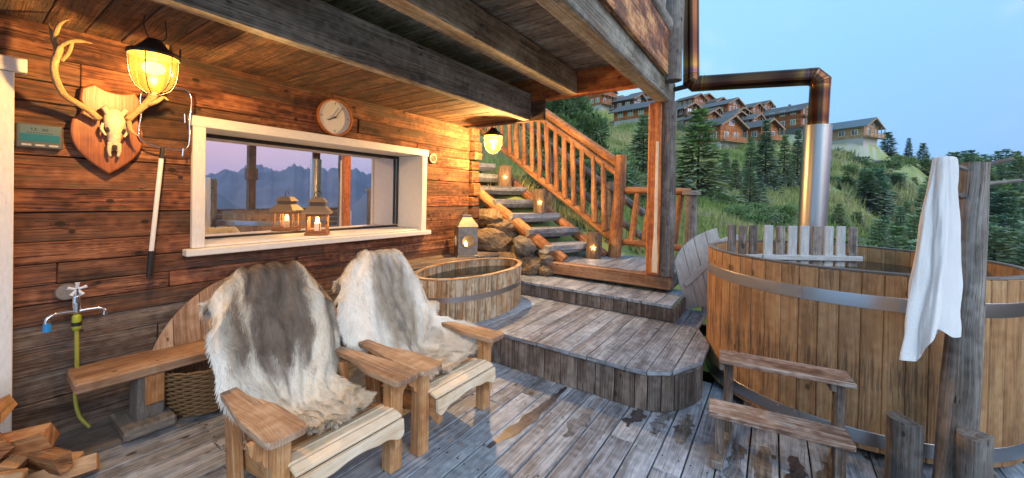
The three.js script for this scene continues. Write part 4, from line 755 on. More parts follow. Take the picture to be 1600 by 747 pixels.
// ---------------------------------------------------------------- reindeer hides: draped sheet with strands of fur
function pelt(name, label, chair, seed, shapeW, colour, count, extra) {
  const t = thing(name, label, 'fur hide', chair.position.toArray(), 'hides draped over the armchairs');
  const path = new THREE.CatmullRomCurve3([[-0.955, 0.52], [-0.985, 0.78], [-0.975, 1.02], [-0.93, 1.125], [-0.875, 1.155], [-0.82, 1.09], [-0.69, 0.81], [-0.575, 0.56], [-0.5, 0.42], [-0.40, 0.365], [-0.2, 0.375], [-0.03, 0.405]].map(([z, y]) => V(0, y, z)), false, 'centripetal');
  const N = 80, pts = path.getSpacedPoints(400), r = mulberry(seed);
  const at = (u, v) => {
    const k = clamp(v) * 400, i = Math.min(399, Math.floor(k)), c = pts[i].clone().lerp(pts[i + 1], k - i), tan = pts[Math.min(400, i + 2)].clone().sub(pts[Math.max(0, i - 2)]).normalize(), nor = V(0, -tan.z, tan.y).multiplyScalar(-1); if (nor.y < 0 && v > 0.32) nor.negate();
    if (v <= 0.32) { nor.set(0, Math.max(0.0, nor.y), -1).normalize(); }
    const w = shapeW(v, u), x = u * w;
    let lift = 0.02 + 0.02 * PN.noise(u * 2.4 + seed, v * 5, 1) + 0.018 * PN.noise(u * 6 + seed, v * 11, 3) + 0.035 * Math.exp(-(((u + 0.52 + 0.12 * Math.sin(v * 9 + seed)) / 0.11) ** 2)) + 0.03 * Math.exp(-(((u - 0.6 + 0.1 * Math.sin(v * 8)) / 0.12) ** 2));
    const back = sstep(0.3, 0.45, v) * (1 - sstep(0.62, 0.75, v)); // hanging part of the back
    const q = c.clone().addScaledVector(nor, lift); q.x = x;
    const out = Math.max(0, Math.abs(x) - 0.27); q.z -= back * out * 0.55; q.y -= back * out * 0.5 * Math.abs(u);
    const crown = sstep(0.2, 0.3, v) * (1 - sstep(0.36, 0.5, v)); q.y -= crown * 0.2 * u * u * Math.abs(u);
    const seat = sstep(0.68, 0.8, v); q.y += seat * (0.05 * Math.pow(Math.abs(u), 3)) + seat * 0.012 * PN.noise(u * 5, v * 20, seed);
    if (extra) extra(q, u, v);
    return q;
  };
  const P = [], I = [], C = [];
  for (let j = 0; j <= N; j++) for (let i = 0; i <= 48; i++) { const u = i / 24 - 1, v = j / N, q = at(u, v); P.push(q.x, q.y, q.z); C.push(...colour(u, v)); }
  for (let j = 0; j < N; j++) for (let i = 0; i < 48; i++) { const a = j * 49 + i, b = a + 49; I.push(a, b, a + 1, a + 1, b, b + 1); }
  const g = new THREE.BufferGeometry(); g.setAttribute('position', new THREE.Float32BufferAttribute(P, 3)); g.setAttribute('color', new THREE.Float32BufferAttribute(C, 3)); g.setIndex(I); g.computeVertexNormals();
  part(t, 'hide', g, new THREE.MeshStandardMaterial({ vertexColors: true, roughness: 1, side: THREE.DoubleSide }));
  // one curved strand: thin blade of three segments
  const s = new THREE.BufferGeometry(), sp = [], si = [];
  for (let k = 0; k <= 3; k++) { const tt = k / 3, w = 0.5 * (1 - tt * 0.85), y = tt, z = -0.35 * tt * tt; sp.push(-w, y, z, w, y, z); if (k < 3) si.push(k * 2, k * 2 + 1, k * 2 + 2, k * 2 + 1, k * 2 + 3, k * 2 + 2); }
  s.setAttribute('position', new THREE.Float32BufferAttribute(sp, 3)); s.setIndex(si); s.computeVertexNormals();
  const im = new THREE.InstancedMesh(s, new THREE.MeshStandardMaterial({ color: 0xffffff, roughness: 0.75, side: THREE.DoubleSide }), count); im.name = 'fur'; im.userData.kind = 'stuff';
  const mat = new THREE.Matrix4(), col = new THREE.Color(), e = 0.01;
  for (let k = 0; k < count; k++) {
    const edge = r() < 0.16; let u = r() * 2 - 1, v = 0.06 + r() * 0.94; if (edge) { if (r() < 0.75) u = Math.sign(u) * (0.95 + r() * 0.05); else v = 0.97 + r() * 0.03; }
    const q = at(u, v), qu = at(Math.min(1, u + e), v).sub(at(u - e, v)), qv = at(u, Math.min(1, v + e)).sub(at(u, v - e)); const n = qv.clone().cross(qu).normalize(); if (v > 0.3 ? (n.y + n.z < 0) : (n.z > 0 && n.y < 0.5)) n.negate();
    const flow = qv.normalize().addScaledVector(qu.normalize(), (PN.noise(u * 3 + seed, v * 8, 5) * 1.1 + (r() - 0.5) * 0.5) + (edge ? Math.sign(u) * 0.9 : u * 0.15));
    const dir = flow.normalize().addScaledVector(n, 0.16 + r() * 0.4 + 0.3 * Math.max(0, PN.noise(u * 9, v * 22, seed))).normalize(), L = (0.02 + r() * 0.024) * (edge ? 1.35 : 1), side = dir.clone().cross(n).normalize(), fwd = side.clone().cross(dir).normalize();
    const wd = 0.0032 + r() * 0.002;
    mat.makeBasis(side.multiplyScalar(wd), dir.multiplyScalar(L), fwd.multiplyScalar(L)); mat.setPosition(q.addScaledVector(n, -0.003)); im.setMatrixAt(k, mat);
    const c = colour(u + (r() - 0.5) * 0.07, v + (r() - 0.5) * 0.02), b = 0.78 + r() * 0.4; im.setColorAt(k, col.setRGB(c[0] * b, c[1] * b, c[2] * b));
  }
  t.add(im);
}
const mixc = (a, b, t) => a.map((x, i) => lerp(x, b[i], t));
const WHITE = [0.88, 0.85, 0.78], CREAM = [0.62, 0.53, 0.39], BROWN = [0.15, 0.108, 0.08], DARK = [0.08, 0.055, 0.04], TAUPE = [0.24, 0.185, 0.14];
pelt('reindeer_hide', 'grey brown reindeer hide with white flanks draped over the nearer armchair', chairA, 3,
  (v, u) => { const w = lerp(0.29, 0.345, sstep(0.1, 0.35, v)) + 0.035 * sstep(0.33, 0.55, v) - 0.14 * sstep(0.6, 0.75, v) - 0.05 * sstep(0.85, 1, v); return w * (u < 0 ? 0.9 : 1) * (1 + 0.09 * PN.noise(Math.sign(u) * 3, v * 9, 2)); },
  (u, v) => {
    const n = PN.noise(u * 4, v * 9, 7) * 0.12 + PN.noise(u * 11, v * 22, 3) * 0.07, a = u + n, low = sstep(0.6, 0.76, v + n * 0.6);
    let c = mixc(BROWN, TAUPE, clamp(0.45 + PN.noise(u * 5, v * 14, 1) * 0.9 + PN.noise(u * 15, v * 40, 6) * 0.5));
    c = mixc(c, DARK, 0.5 * Math.exp(-((a / 0.07) ** 2)) * (1 - low));
    c = mixc(c, mixc(CREAM, WHITE, 0.35), sstep(0.47 - low * 0.26, 0.58 - low * 0.24, Math.abs(a + 0.02)) * 0.95);
    c = mixc(c, BROWN, Math.exp(-(((a + 0.72) / 0.085) ** 2)) * sstep(0.33, 0.4, v) * 0.95);
    c = mixc(c, BROWN, Math.exp(-(((a - 0.9) / 0.09) ** 2)) * sstep(0.4, 0.5, v) * 0.8);
    c = mixc(c, WHITE, sstep(0.83, 0.9, -a) * 0.95); c = mixc(c, WHITE, sstep(0.95, 1.0, a) * 0.7 * (1 - sstep(0.4, 0.5, v)));
    c = mixc(c, mixc(CREAM, WHITE, 0.75), sstep(0.62, 0.76, v + n) * 0.95);
    c = mixc(c, mixc(CREAM, WHITE, 0.5), low * 0.9 * sstep(0.1, 0.28, Math.abs(a)));
    return mixc(c, DARK, sstep(0.15, 0.3, PN.noise(u * 6 + 3, v * 15, 9)) * 0.25 * sstep(0.7, 0.85, v));
  }, 62000, (q, u, v) => { // left flank slips off the side of the back and hangs before the arm
    const f = sstep(-0.74, -1.0, u) * sstep(0.34, 0.42, v) * (1 - sstep(0.74, 0.86, v)); q.x -= f * 0.04; q.z += f * 0.12; q.y -= f * 0.1 * sstep(0.5, 0.7, v);
  });
pelt('reindeer_hide', 'pale cream reindeer hide with a grey spine draped over the farther armchair', chairB, 8,
  (v, u) => { const w = lerp(0.24, 0.33, sstep(0.1, 0.33, v)) + (u < 0 ? 0.08 : 0.03) * sstep(0.3, 0.45, v) - 0.1 * sstep(0.62, 0.75, v) + (u > 0 ? 0.09 : 0) * sstep(0.74, 0.82, v); return w * (1 + 0.1 * PN.noise(Math.sign(u) * 5, v * 8, 6)); },
  (u, v) => {
    const n = PN.noise(u * 4, v * 8, 17) * 0.14 + PN.noise(u * 12, v * 24, 13) * 0.07, a = u + n;
    let c = mixc([0.36, 0.30, 0.23], [0.5, 0.43, 0.34], clamp(0.5 + PN.noise(u * 6, v * 14, 11) * 0.9 + PN.noise(u * 16, v * 40, 4) * 0.5));
    c = mixc(c, WHITE, sstep(0.3, 0.6, Math.abs(a - 0.05)) * 0.9); c = mixc(c, WHITE, (1 - sstep(0.33, 0.42, v + n * 0.5)) * 0.7);
    c = mixc(c, [0.2, 0.17, 0.145], Math.exp(-(((a - 0.02) / 0.045) ** 2)) * sstep(0.36, 0.44, v) * (1 - sstep(0.72, 0.82, v)) * 0.75);
    c = mixc(c, [0.3, 0.22, 0.15], sstep(0.5, 0.64, a) * sstep(0.64, 0.72, v + n * 0.3) * (1 - sstep(0.72, 0.86, a)) * 0.7);
    c = mixc(c, WHITE, sstep(0.72, 0.8, v + n) * 0.55);
    return c;
  }, 56000, (q, u, v) => { const f = sstep(0.5, 1, u) * sstep(0.55, 0.68, v); q.y += f * 0.16 * (1 - sstep(0.85, 1, v) * 0.55); q.x += f * 0.03; });
// ---------------------------------------------------------------- lamps
rg = mulberry(505);
const warm = new THREE.Color().setRGB(1.0, 0.56, 0.17);
function lamp(label, pos, s, cd, cableTop) {
  const t = thing('cage_lamp', label, 'lamp', pos, 'caged glass wall lamps'); t.scale.setScalar(s);
  const prof = [[0.115, 0.1], [0.112, 0.02], [0.1, -0.05], [0.075, -0.1], [0.04, -0.125], [0, -0.13]].map((p) => new THREE.Vector2(...p)); prof.reverse();
  part(t, 'lamp_glass', new THREE.LatheGeometry(new THREE.SplineCurve(prof).getPoints(28), 40), phys(1, 0.6, 0.22, 0.13, { transmission: 1, thickness: 0, emissive: new THREE.Color().setRGB(1.0, 0.40, 0.05), emissiveIntensity: 0.42 }));
  part(t, 'bulb', (() => { const g = new THREE.SphereGeometry(0.05, 24, 16); g.scale(1.15, 0.8, 1.15); return g; })(), std(0.9, 0.7, 0.4, 0.4, { emissive: new THREE.Color().setRGB(1, 0.8, 0.5), emissiveIntensity: 2.6 }), [0, 0.02, 0]);
  part(t, 'collar', new THREE.LatheGeometry([[0.122, 0.09], [0.13, 0.1], [0.128, 0.115], [0.1, 0.125], [0.06, 0.165], [0.035, 0.2], [0, 0.205]].map((p) => new THREE.Vector2(...p)), 40), M.iron);
  for (let i = 0; i < 6; i++) { const a = i / 6 * 2 * Math.PI; part(t, 'cage_wire', new THREE.TubeGeometry(new THREE.CatmullRomCurve3([[0.124, 0.1], [0.121, 0.02], [0.108, -0.055], [0.08, -0.11], [0.03, -0.145]].map(([r, y]) => V(Math.cos(a) * r, y, Math.sin(a) * r))), 24, 0.0028, 6), M.iron); }
  part(t, 'cage_ring', new THREE.TorusGeometry(0.03, 0.003, 6, 24), M.iron, [0, -0.145, 0], [Math.PI / 2, 0, 0]);
  part(t, 'hook_ear', new THREE.CylinderGeometry(0.005, 0.005, 0.09, 8), M.iron, [0.125, 0.13, 0.02]);
  for (const [x, k] of [[-0.05, 1], [0.06, -1]]) part(t, 'cord', new THREE.TubeGeometry(new THREE.CatmullRomCurve3([V(x * 0.4, 0.19, 0), V(x, 0.25 + 0.02 * k, 0.01 * k), V(x * 0.9, (cableTop - pos[1]) / s, 0)]), 16, 0.004, 6), M.iron);
  const p = new THREE.PointLight(warm, cd, 0, 2); p.position.set(...pos); p.position.y += 0.02 * s; p.castShadow = true; p.shadow.radius = 1.2; p.name = 'lamp_light'; scene.add(p);
}
lamp('glowing caged glass lamp hanging beside the deer skull', [0.705, 2.375, -3.16], 0.97, 3.3, 2.7);
lamp('glowing caged glass lamp at the cabin corner near the stairs', [4.33, 2.405, -3.3], 1.05, 11.5, 2.7);
// ---------------------------------------------------------------- deer skull trophy
{
  const t = thing('deer_trophy', 'deer skull with antlers mounted on a wooden shield', 'trophy', [0.63, 2.03, WZ + 0.02]);
  const S = new THREE.Shape(); S.moveTo(-0.155, 0.29); S.quadraticCurveTo(-0.13, 0.31, -0.085, 0.335); S.quadraticCurveTo(0.03, 0.26, 0.15, 0.325); S.quadraticCurveTo(0.16, 0.28, 0.2, 0.245); S.quadraticCurveTo(0.14, 0.13, 0.185, 0.07); S.bezierCurveTo(0.24, -0.1, 0.14, -0.2, 0.0, -0.295); S.bezierCurveTo(-0.14, -0.2, -0.24, -0.1, -0.2, 0.07); S.quadraticCurveTo(-0.12, 0.13, -0.165, 0.21);
  part(t, 'shield', extr(S, 0.035, 0.012, 1), M.shield, [0, 0.01, 0.03]).scale.set(0.87, 0.97, 1);
  // skull: lofted cross sections along its length, brow at the top
  const secs = [[0.13, 0.062, 0.05, 0.055], [0.09, 0.075, 0.06, 0.075], [0.045, 0.072, 0.055, 0.085], [0.0, 0.058, 0.05, 0.08], [-0.05, 0.046, 0.04, 0.072], [-0.1, 0.038, 0.032, 0.065], [-0.15, 0.03, 0.025, 0.055]];
  const n = 28, P = [], I = [], UV = []; secs.forEach(([y, a, b, c], j) => { for (let i = 0; i <= n; i++) { const th = i / n * 2 * Math.PI; let x = Math.cos(th) * a, z = c + Math.sin(th) * b; if (Math.sin(th) < 0) z = c + Math.sin(th) * b * 0.5; P.push(x, y, z); UV.push(i / n, j / 6); } });
  for (let j = 0; j < secs.length - 1; j++) for (let i = 0; i < n; i++) { const a = j * (n + 1) + i, b = a + n + 1; I.push(a, b, a + 1, a + 1, b, b + 1); }
  const g = new THREE.BufferGeometry(); g.setAttribute('position', new THREE.Float32BufferAttribute(P, 3)); g.setAttribute('uv', new THREE.Float32BufferAttribute(UV, 2)); g.setIndex(I); g.computeVertexNormals();
  const sk = part(t, 'skull', g, M.bone, [0.015, 0.02, 0.03]); sk.scale.set(0.74, 0.9, 0.85);
  part(sk, 'cranium', (() => { const q = new THREE.SphereGeometry(0.066, 24, 16); q.scale(1, 0.75, 0.8); return q; })(), M.bone, [0, 0.125, 0.05]);
  for (const s of [-1, 1]) {
    const e = new THREE.SphereGeometry(0.02, 18, 12); e.scale(0.7, 1.15, 0.6); part(sk, 'eye_socket', e, std(0.03, 0.02, 0.015, 0.9), [s * 0.048, 0.005, 0.108]);
    part(sk, 'cheek_bone', taper([V(s * 0.075, 0.05, 0.08), V(s * 0.085, 0.01, 0.085), V(s * 0.06, -0.04, 0.1)], [0.012, 0.013, 0.008]), M.bone);
    part(sk, 'brow_hole', new THREE.SphereGeometry(0.006, 10, 8), std(0.04, 0.03, 0.02, 0.9), [s * 0.036, 0.075, 0.122]);
    part(sk, 'jaw_tip', taper([V(s * 0.03, -0.09, 0.08), V(s * 0.034, -0.15, 0.075), V(s * 0.026, -0.195, 0.07)], [0.016, 0.014, 0.009]), M.bone);
    part(sk, 'pedicle', taper([V(s * 0.04, 0.12, 0.075), V(s * 0.062, 0.155, 0.085), V(s * 0.075, 0.175, 0.09)], [0.02, 0.02, 0.024]), M.bone);
  }
  { const e = new THREE.SphereGeometry(0.02, 18, 12); e.scale(0.9, 1.5, 0.5); part(sk, 'nose_opening', e, std(0.03, 0.02, 0.015, 0.9), [0, -0.125, 0.088]); }
  const loc = (px, py, z) => on(px, py, 'z', z).sub(t.position);
  const LZ = -3.72;
  const la = part(t, 'antler', taper([loc(155, 186, -3.768), loc(138, 172, -3.743), loc(118, 160, -3.718), loc(100, 148, -3.681), loc(89, 128, -3.644), loc(84, 105, -3.619), loc(90, 85, -3.606), loc(97, 72, -3.606)], [0.021, 0.019, 0.018, 0.019, 0.018, 0.017, 0.019, 0.014], 12), M.antler);
  part(la, 'tine', taper([loc(88, 92, -3.606), loc(93, 74, -3.582), loc(108, 65, -3.544), loc(126, 64, -3.520), loc(144, 68, -3.495)], [0.014, 0.012, 0.012, 0.01, 0.002], 10), M.antler);
  part(la, 'tine', taper([loc(96, 95, -3.606), loc(106, 84, -3.588), loc(112, 70, -3.569), loc(114, 64, -3.563)], [0.01, 0.01, 0.009, 0.006], 10), M.antler);
  part(la, 'tine', taper([loc(90, 82, -3.606), loc(86, 62, -3.606), loc(90, 44, -3.582), loc(98, 34, -3.557), loc(110, 30, -3.544)], [0.015, 0.013, 0.011, 0.008, 0.002], 10), M.antler);
  part(la, 'tine', taper([loc(84, 68, -3.606), loc(80, 50, -3.625), loc(76, 36, -3.644)], [0.011, 0.008, 0.002], 10), M.antler);
  part(la, 'tine', taper([loc(101, 148, -3.681), loc(96, 146, -3.644), loc(92, 141, -3.619)], [0.013, 0.009, 0.003], 8), M.antler);
  const ra = part(t, 'antler', taper([loc(200, 187, -3.768), loc(212, 176, -3.743), loc(228, 163, -3.706), loc(238, 152, -3.668), loc(246, 139, -3.637), loc(254, 120, -3.625), loc(258, 96, -3.625), loc(262, 70, -3.625)], [0.021, 0.02, 0.022, 0.026, 0.024, 0.016, 0.015, 0.01], 12), M.antler);
  part(ra, 'tine', taper([loc(232, 163, -3.693), loc(246, 158, -3.656), loc(256, 152, -3.637), loc(263, 157, -3.619)], [0.016, 0.014, 0.011, 0.003], 10), M.antler);
  part(ra, 'tine', taper([loc(240, 150, -3.668), loc(232, 142, -3.650), loc(228, 136, -3.637)], [0.018, 0.011, 0.003], 10), M.antler);
  part(ra, 'tine', taper([loc(201, 190, -3.755), loc(206, 205, -3.718), loc(217, 213, -3.681)], [0.014, 0.012, 0.003], 10), M.antler);
}
// ---------------------------------------------------------------- clock, display, vent, skimmer net
{
  const t = thing('wall_clock', 'round wall clock with a wooden rim above the window', 'clock', [2.305, 2.455, WZ + 0.012]);
  part(t, 'rim', new THREE.LatheGeometry([[0.165, 0], [0.195, 0], [0.197, 0.03], [0.192, 0.042], [0.182, 0.044], [0.176, 0.036], [0.174, 0.02]].map((p) => new THREE.Vector2(...p)), 64), M.orange[0], null, [Math.PI / 2, 0, 0]);
  part(t, 'dial', new THREE.CylinderGeometry(0.176, 0.176, 0.01, 64), std(0.62, 0.63, 0.62, 0.5), [0, 0, 0.018], [Math.PI / 2, 0, 0]);
  const hand = (ang, L, w, z) => { const m = part(t, 'hand', new THREE.BoxGeometry(w, L, 0.003), M.black, [Math.sin(ang) * (L / 2 - 0.015), Math.cos(ang) * (L / 2 - 0.015), z], [0, 0, -ang]); };
  hand(242 * DEG, 0.1, 0.009, 0.028); hand(35 * DEG, 0.15, 0.006, 0.032);
  for (let i = 0; i < 4; i++) { const a = i * Math.PI / 2; part(t, 'hour_mark', new THREE.BoxGeometry(0.006, 0.022, 0.002), M.black, [Math.sin(a) * 0.145, Math.cos(a) * 0.145, 0.0242], [0, 0, -a]); }
  part(t, 'hub', new THREE.CylinderGeometry(0.008, 0.008, 0.012, 16), M.black, [0, 0, 0.03], [Math.PI / 2, 0, 0]);
}
{
  const t = thing('display_panel', 'small grey digital display on the wall beside the door casing', 'display', [0.325, 1.975, WZ + 0.028]);
  part(t, 'case', new RoundedBoxGeometry(0.19, 0.155, 0.035, 3, 0.01), std(0.07, 0.078, 0.085, 0.45));
  const cv = document.createElement('canvas'); cv.width = 256; cv.height = 160; const c = cv.getContext('2d');
  c.fillStyle = '#566a6c'; c.fillRect(0, 0, 256, 96); c.fillStyle = '#1f6672'; c.fillRect(0, 84, 256, 76);
  c.fillStyle = '#2e3f40'; c.font = 'bold 40px sans-serif'; c.fillText('13.', 62, 50); c.fillText('46', 138, 50); for (let i = 0; i < 9; i++) c.fillRect(42 + i * 19, 68, 13, 8); c.fillStyle = '#1d6c78'; c.fillRect(70, 112, 36, 12); c.fillRect(140, 112, 44, 12);
  const tx = new THREE.CanvasTexture(cv); tx.colorSpace = THREE.SRGBColorSpace;
  part(t, 'screen', new THREE.PlaneGeometry(0.16, 0.1), new THREE.MeshStandardMaterial({ map: tx, roughness: 0.2 }), [0, 0.014, 0.0182]);
  for (const x of [-0.055, 0, 0.055]) part(t, 'button', new RoundedBoxGeometry(0.04, 0.013, 0.008, 2, 0.003), std(0.4, 0.41, 0.42, 0.5), [x, -0.058, 0.018]);
}
{
  const t = thing('wall_vent', 'small round metal vent on the wall right of the window', 'vent', [3.745, 2.155, WZ + 0.014]);
  part(t, 'ring', new THREE.TorusGeometry(0.058, 0.012, 10, 36), M.zinc);
  part(t, 'mesh_face', new THREE.CylinderGeometry(0.052, 0.052, 0.012, 32), std(0.1, 0.08, 0.07, 0.7), null, [Math.PI / 2, 0, 0]);
  for (let i = -2; i <= 2; i++) part(t, 'bar', new THREE.BoxGeometry(0.003, 2 * Math.sqrt(0.0025 - (i * 0.018) ** 2), 0.004), M.zinc, [i * 0.018, 0, 0.009]);
}
{
  const t = thing('skimmer_net', 'pool skimmer with square wire frame and white pole hung on wall', 'skimmer', [0, 0, 0]);
  const z = WZ + 0.09, q = (px, py, dz = 0) => on(px, py, 'z', z + dz);
  const fr = [q(224, 140), q(262, 137), q(292, 142), q(298, 150), q(296, 190), q(293, 230), q(284, 234), q(254, 231), q(226, 222), q(217, 214), q(220, 180)];
  part(t, 'frame', new THREE.TubeGeometry(new THREE.CatmullRomCurve3(fr, true, 'centripetal'), 140, 0.0055, 8, true), M.chrome);
  const nv = 26, P = [], I = [], c = fr.reduce((a, b) => a.add(b), V(0, 0, 0)).multiplyScalar(1 / fr.length), cu = new THREE.CatmullRomCurve3(fr, true, 'centripetal');
  for (let j = 0; j <= 8; j++) for (let i = 0; i <= 60; i++) { const p = cu.getPoint(i / 60).lerp(c, 1 - j / 8); p.z -= 0.05 * Math.sqrt(1 - (j / 8) ** 2); P.push(p.x, p.y, p.z); }
  for (let j = 0; j < 8; j++) for (let i = 0; i < 60; i++) { const a = j * 61 + i, b = a + 61; I.push(a, a + 1, b, a + 1, b + 1, b); }
  const g = new THREE.BufferGeometry(); g.setAttribute('position', new THREE.Float32BufferAttribute(P, 3)); g.setIndex(I); g.computeVertexNormals();
  part(t, 'netting', g, std(0.02, 0.017, 0.015, 0.9, { transparent: true, opacity: 0.4, side: THREE.DoubleSide }));
  logPart(t, 'socket', q(254, 231), q(252, 250), 0.014, 0.014, M.black, { wob: 0, seg: 16, rings: 1 });
  logPart(t, 'pole', q(252, 248), q(236, 395), 0.0145, 0.0145, std(0.75, 0.75, 0.74, 0.35), { wob: 0, seg: 20, rings: 1 });
  logPart(t, 'grip', q(236.3, 392), q(233, 432), 0.0175, 0.0175, M.black, { wob: 0, seg: 20, rings: 1 });
  for (const [a, b] of [[[288, 178], [289, 192]], [[286, 232], [285, 244]]]) logPart(t, 'clip', q(...a, 0.01), q(...b, 0.01), 0.006, 0.006, M.chrome, { wob: 0, seg: 8, rings: 1 });
}
// ---------------------------------------------------------------- tap and hose
{
  const t = thing('wall_tap', 'chrome double garden tap with a blue cap on the wall', 'tap', [0.475, 0.93, WZ + 0.02]);
  const ch = M.chrome;
  part(t, 'wall_plate', new THREE.CylinderGeometry(0.05, 0.055, 0.02, 32), M.zinc, [-0.03, 0.03, 0.005], [Math.PI / 2, 0, 0]);
  part(t, 'inlet', new THREE.CylinderGeometry(0.017, 0.017, 0.12, 20), ch, [0, 0.0, 0.06], [Math.PI / 2, 0, 0]);
  part(t, 'body', taper([V(0, 0.02, 0.12), V(0, -0.03, 0.12), V(0, -0.1, 0.12)], [0.02, 0.024, 0.017], 16), ch);
  for (let i = 0; i < 5; i++) { const a = i / 5 * 2 * Math.PI + 0.3; part(t, 'handle_arm', taper([V(0, 0.06, 0.125), V(Math.cos(a) * 0.03, 0.06 + Math.sin(a) * 0.03, 0.13), V(Math.cos(a) * 0.045, 0.06 + Math.sin(a) * 0.045, 0.13)], [0.008, 0.009, 0.012], 10), std(0.7, 0.72, 0.76, 0.3)); }
  part(t, 'spindle', new THREE.CylinderGeometry(0.013, 0.015, 0.06, 16), ch, [0, 0.035, 0.122]);
  for (const s of [-1, 1]) part(t, 'spout', taper([V(0, -0.085, 0.12), V(s * 0.06, -0.08, 0.13), V(s * 0.11, -0.085, 0.14), V(s * 0.125, -0.105, 0.14), V(s * 0.126, -0.135, 0.14)], [0.014, 0.013, 0.013, 0.013, 0.015], 14), ch);
  part(t, 'blue_cap', new THREE.CylinderGeometry(0.017, 0.019, 0.05, 20), std(0.02, 0.25, 0.62, 0.4), [-0.126, -0.155, 0.14]);
  part(t, 'hose_coupler', new THREE.LatheGeometry([[0, -0.06], [0.016, -0.06], [0.022, -0.04], [0.022, -0.02], [0.018, -0.015], [0.022, -0.01], [0.022, 0.03], [0.015, 0.045], [0, 0.045]].map((p) => new THREE.Vector2(...p)), 24), std(0.38, 0.42, 0.03, 0.45), [0, -0.15, 0.12]);
  part(t, 'coupler_ring', new THREE.CylinderGeometry(0.024, 0.024, 0.025, 24), M.black, [0, -0.168, 0.12]);
  const h = part(scene, numbered('garden_hose'), new THREE.TubeGeometry(new THREE.CatmullRomCurve3([V(0.475, 0.73, -3.76), V(0.478, 0.55, -3.765), V(0.482, 0.4, -3.8), V(0.475, 0.28, -3.79), V(0.49, 0.15, -3.75), V(0.53, 0.075, -3.7)]), 60, 0.0105, 12), std(0.34, 0.34, 0.05, 0.5));
  h.userData = { label: 'yellow green garden hose dangling from the wall tap', category: 'hose' };
}
// ---------------------------------------------------------------- bench, basket, round board
{
  const t = thing('plank_bench', 'thick old plank bench along the timber wall', 'bench', [0, 0, 0]);
  part(t, 'seat', cbox(2.2, 0.075, 0.36, 0, 0.012, 0.006), M.bench, [1.535, 0.43, -3.60], [0, -0.03, 0]);
  for (const x of [0.79, 2.35]) {
    part(t, 'leg', cbox(0.15, 0.34, 0.2, 1, 0.012, 0.006), M.concrete, [x, 0.215, -3.6]);
    part(t, 'leg_brace', cbox(0.1, 0.2, 0.03, 1, 0.006), M.chair[2], [x + 0.012, 0.29, -3.485]);
    part(t, 'leg_base', cbox(0.27, 0.07, 0.38, 2, 0.014, 0.005), M.concrete, [x - 0.02, 0.06, -3.58]);
  }
}
{
  const t = thing('wicker_basket', 'brown wicker basket under the plank bench', 'basket', [1.13, 0.028, -3.56]);
  const R = (y) => 0.2 + 0.06 * y / 0.34 + 0.02 * Math.sin(y * 8), n = 30;
  for (let i = 0; i < n; i++) { const a = i / n * 2 * Math.PI; part(t, 'stake', new THREE.CylinderGeometry(0.007, 0.007, 0.34, 6), M.wicker, [Math.cos(a) * 0.232, 0.17, Math.sin(a) * 0.212], [0.17 * Math.sin(a), 0, -0.17 * Math.cos(a)]); }
  for (let k = 0; k < 20; k++) { const y = 0.012 + k * 0.017, pts = []; for (let i = 0; i < n * 4; i++) { const a = i / (n * 4) * 2 * Math.PI, w = 0.009 * Math.cos(a * n / 2 + (k % 2) * Math.PI); pts.push(V(Math.cos(a) * (R(y) + 0.005 + w), y, Math.sin(a) * (R(y) - 0.015 + w))); } part(t, 'weave', new THREE.TubeGeometry(new THREE.CatmullRomCurve3(pts, true), n * 6, 0.0085, 5, true), M.wicker); }
  part(t, 'bottom', new THREE.CylinderGeometry(0.19, 0.19, 0.012, 32), M.wicker, [0, 0.006, 0]);
}
{
  const t = thing('round_board', 'large round plank board leaning against the timber wall behind chair', 'board', [1.56, 0.05, -3.69]); t.rotation.x = -0.16;
  const R = 0.76; for (let i = 0; i < 9; i++) { const w = 2 * R / 9, x0 = -R + i * w + 0.002, x1 = x0 + w - 0.004, s = [], f = (x) => Math.sqrt(Math.max(0, R * R - x * x)); for (let k = 0; k <= 8; k++) { const x = lerp(x0, x1, k / 8); s.push([x, Math.min(R * 2, R * 0.2 + f(x))]); } for (let k = 8; k >= 0; k--) { const x = lerp(x0, x1, k / 8); s.push([x, Math.max(0, R * 0.2 - f(x))]); } part(t, 'plank', extr(s, 0.03, 0.003, 1), pick(M.chairArm)); }
}
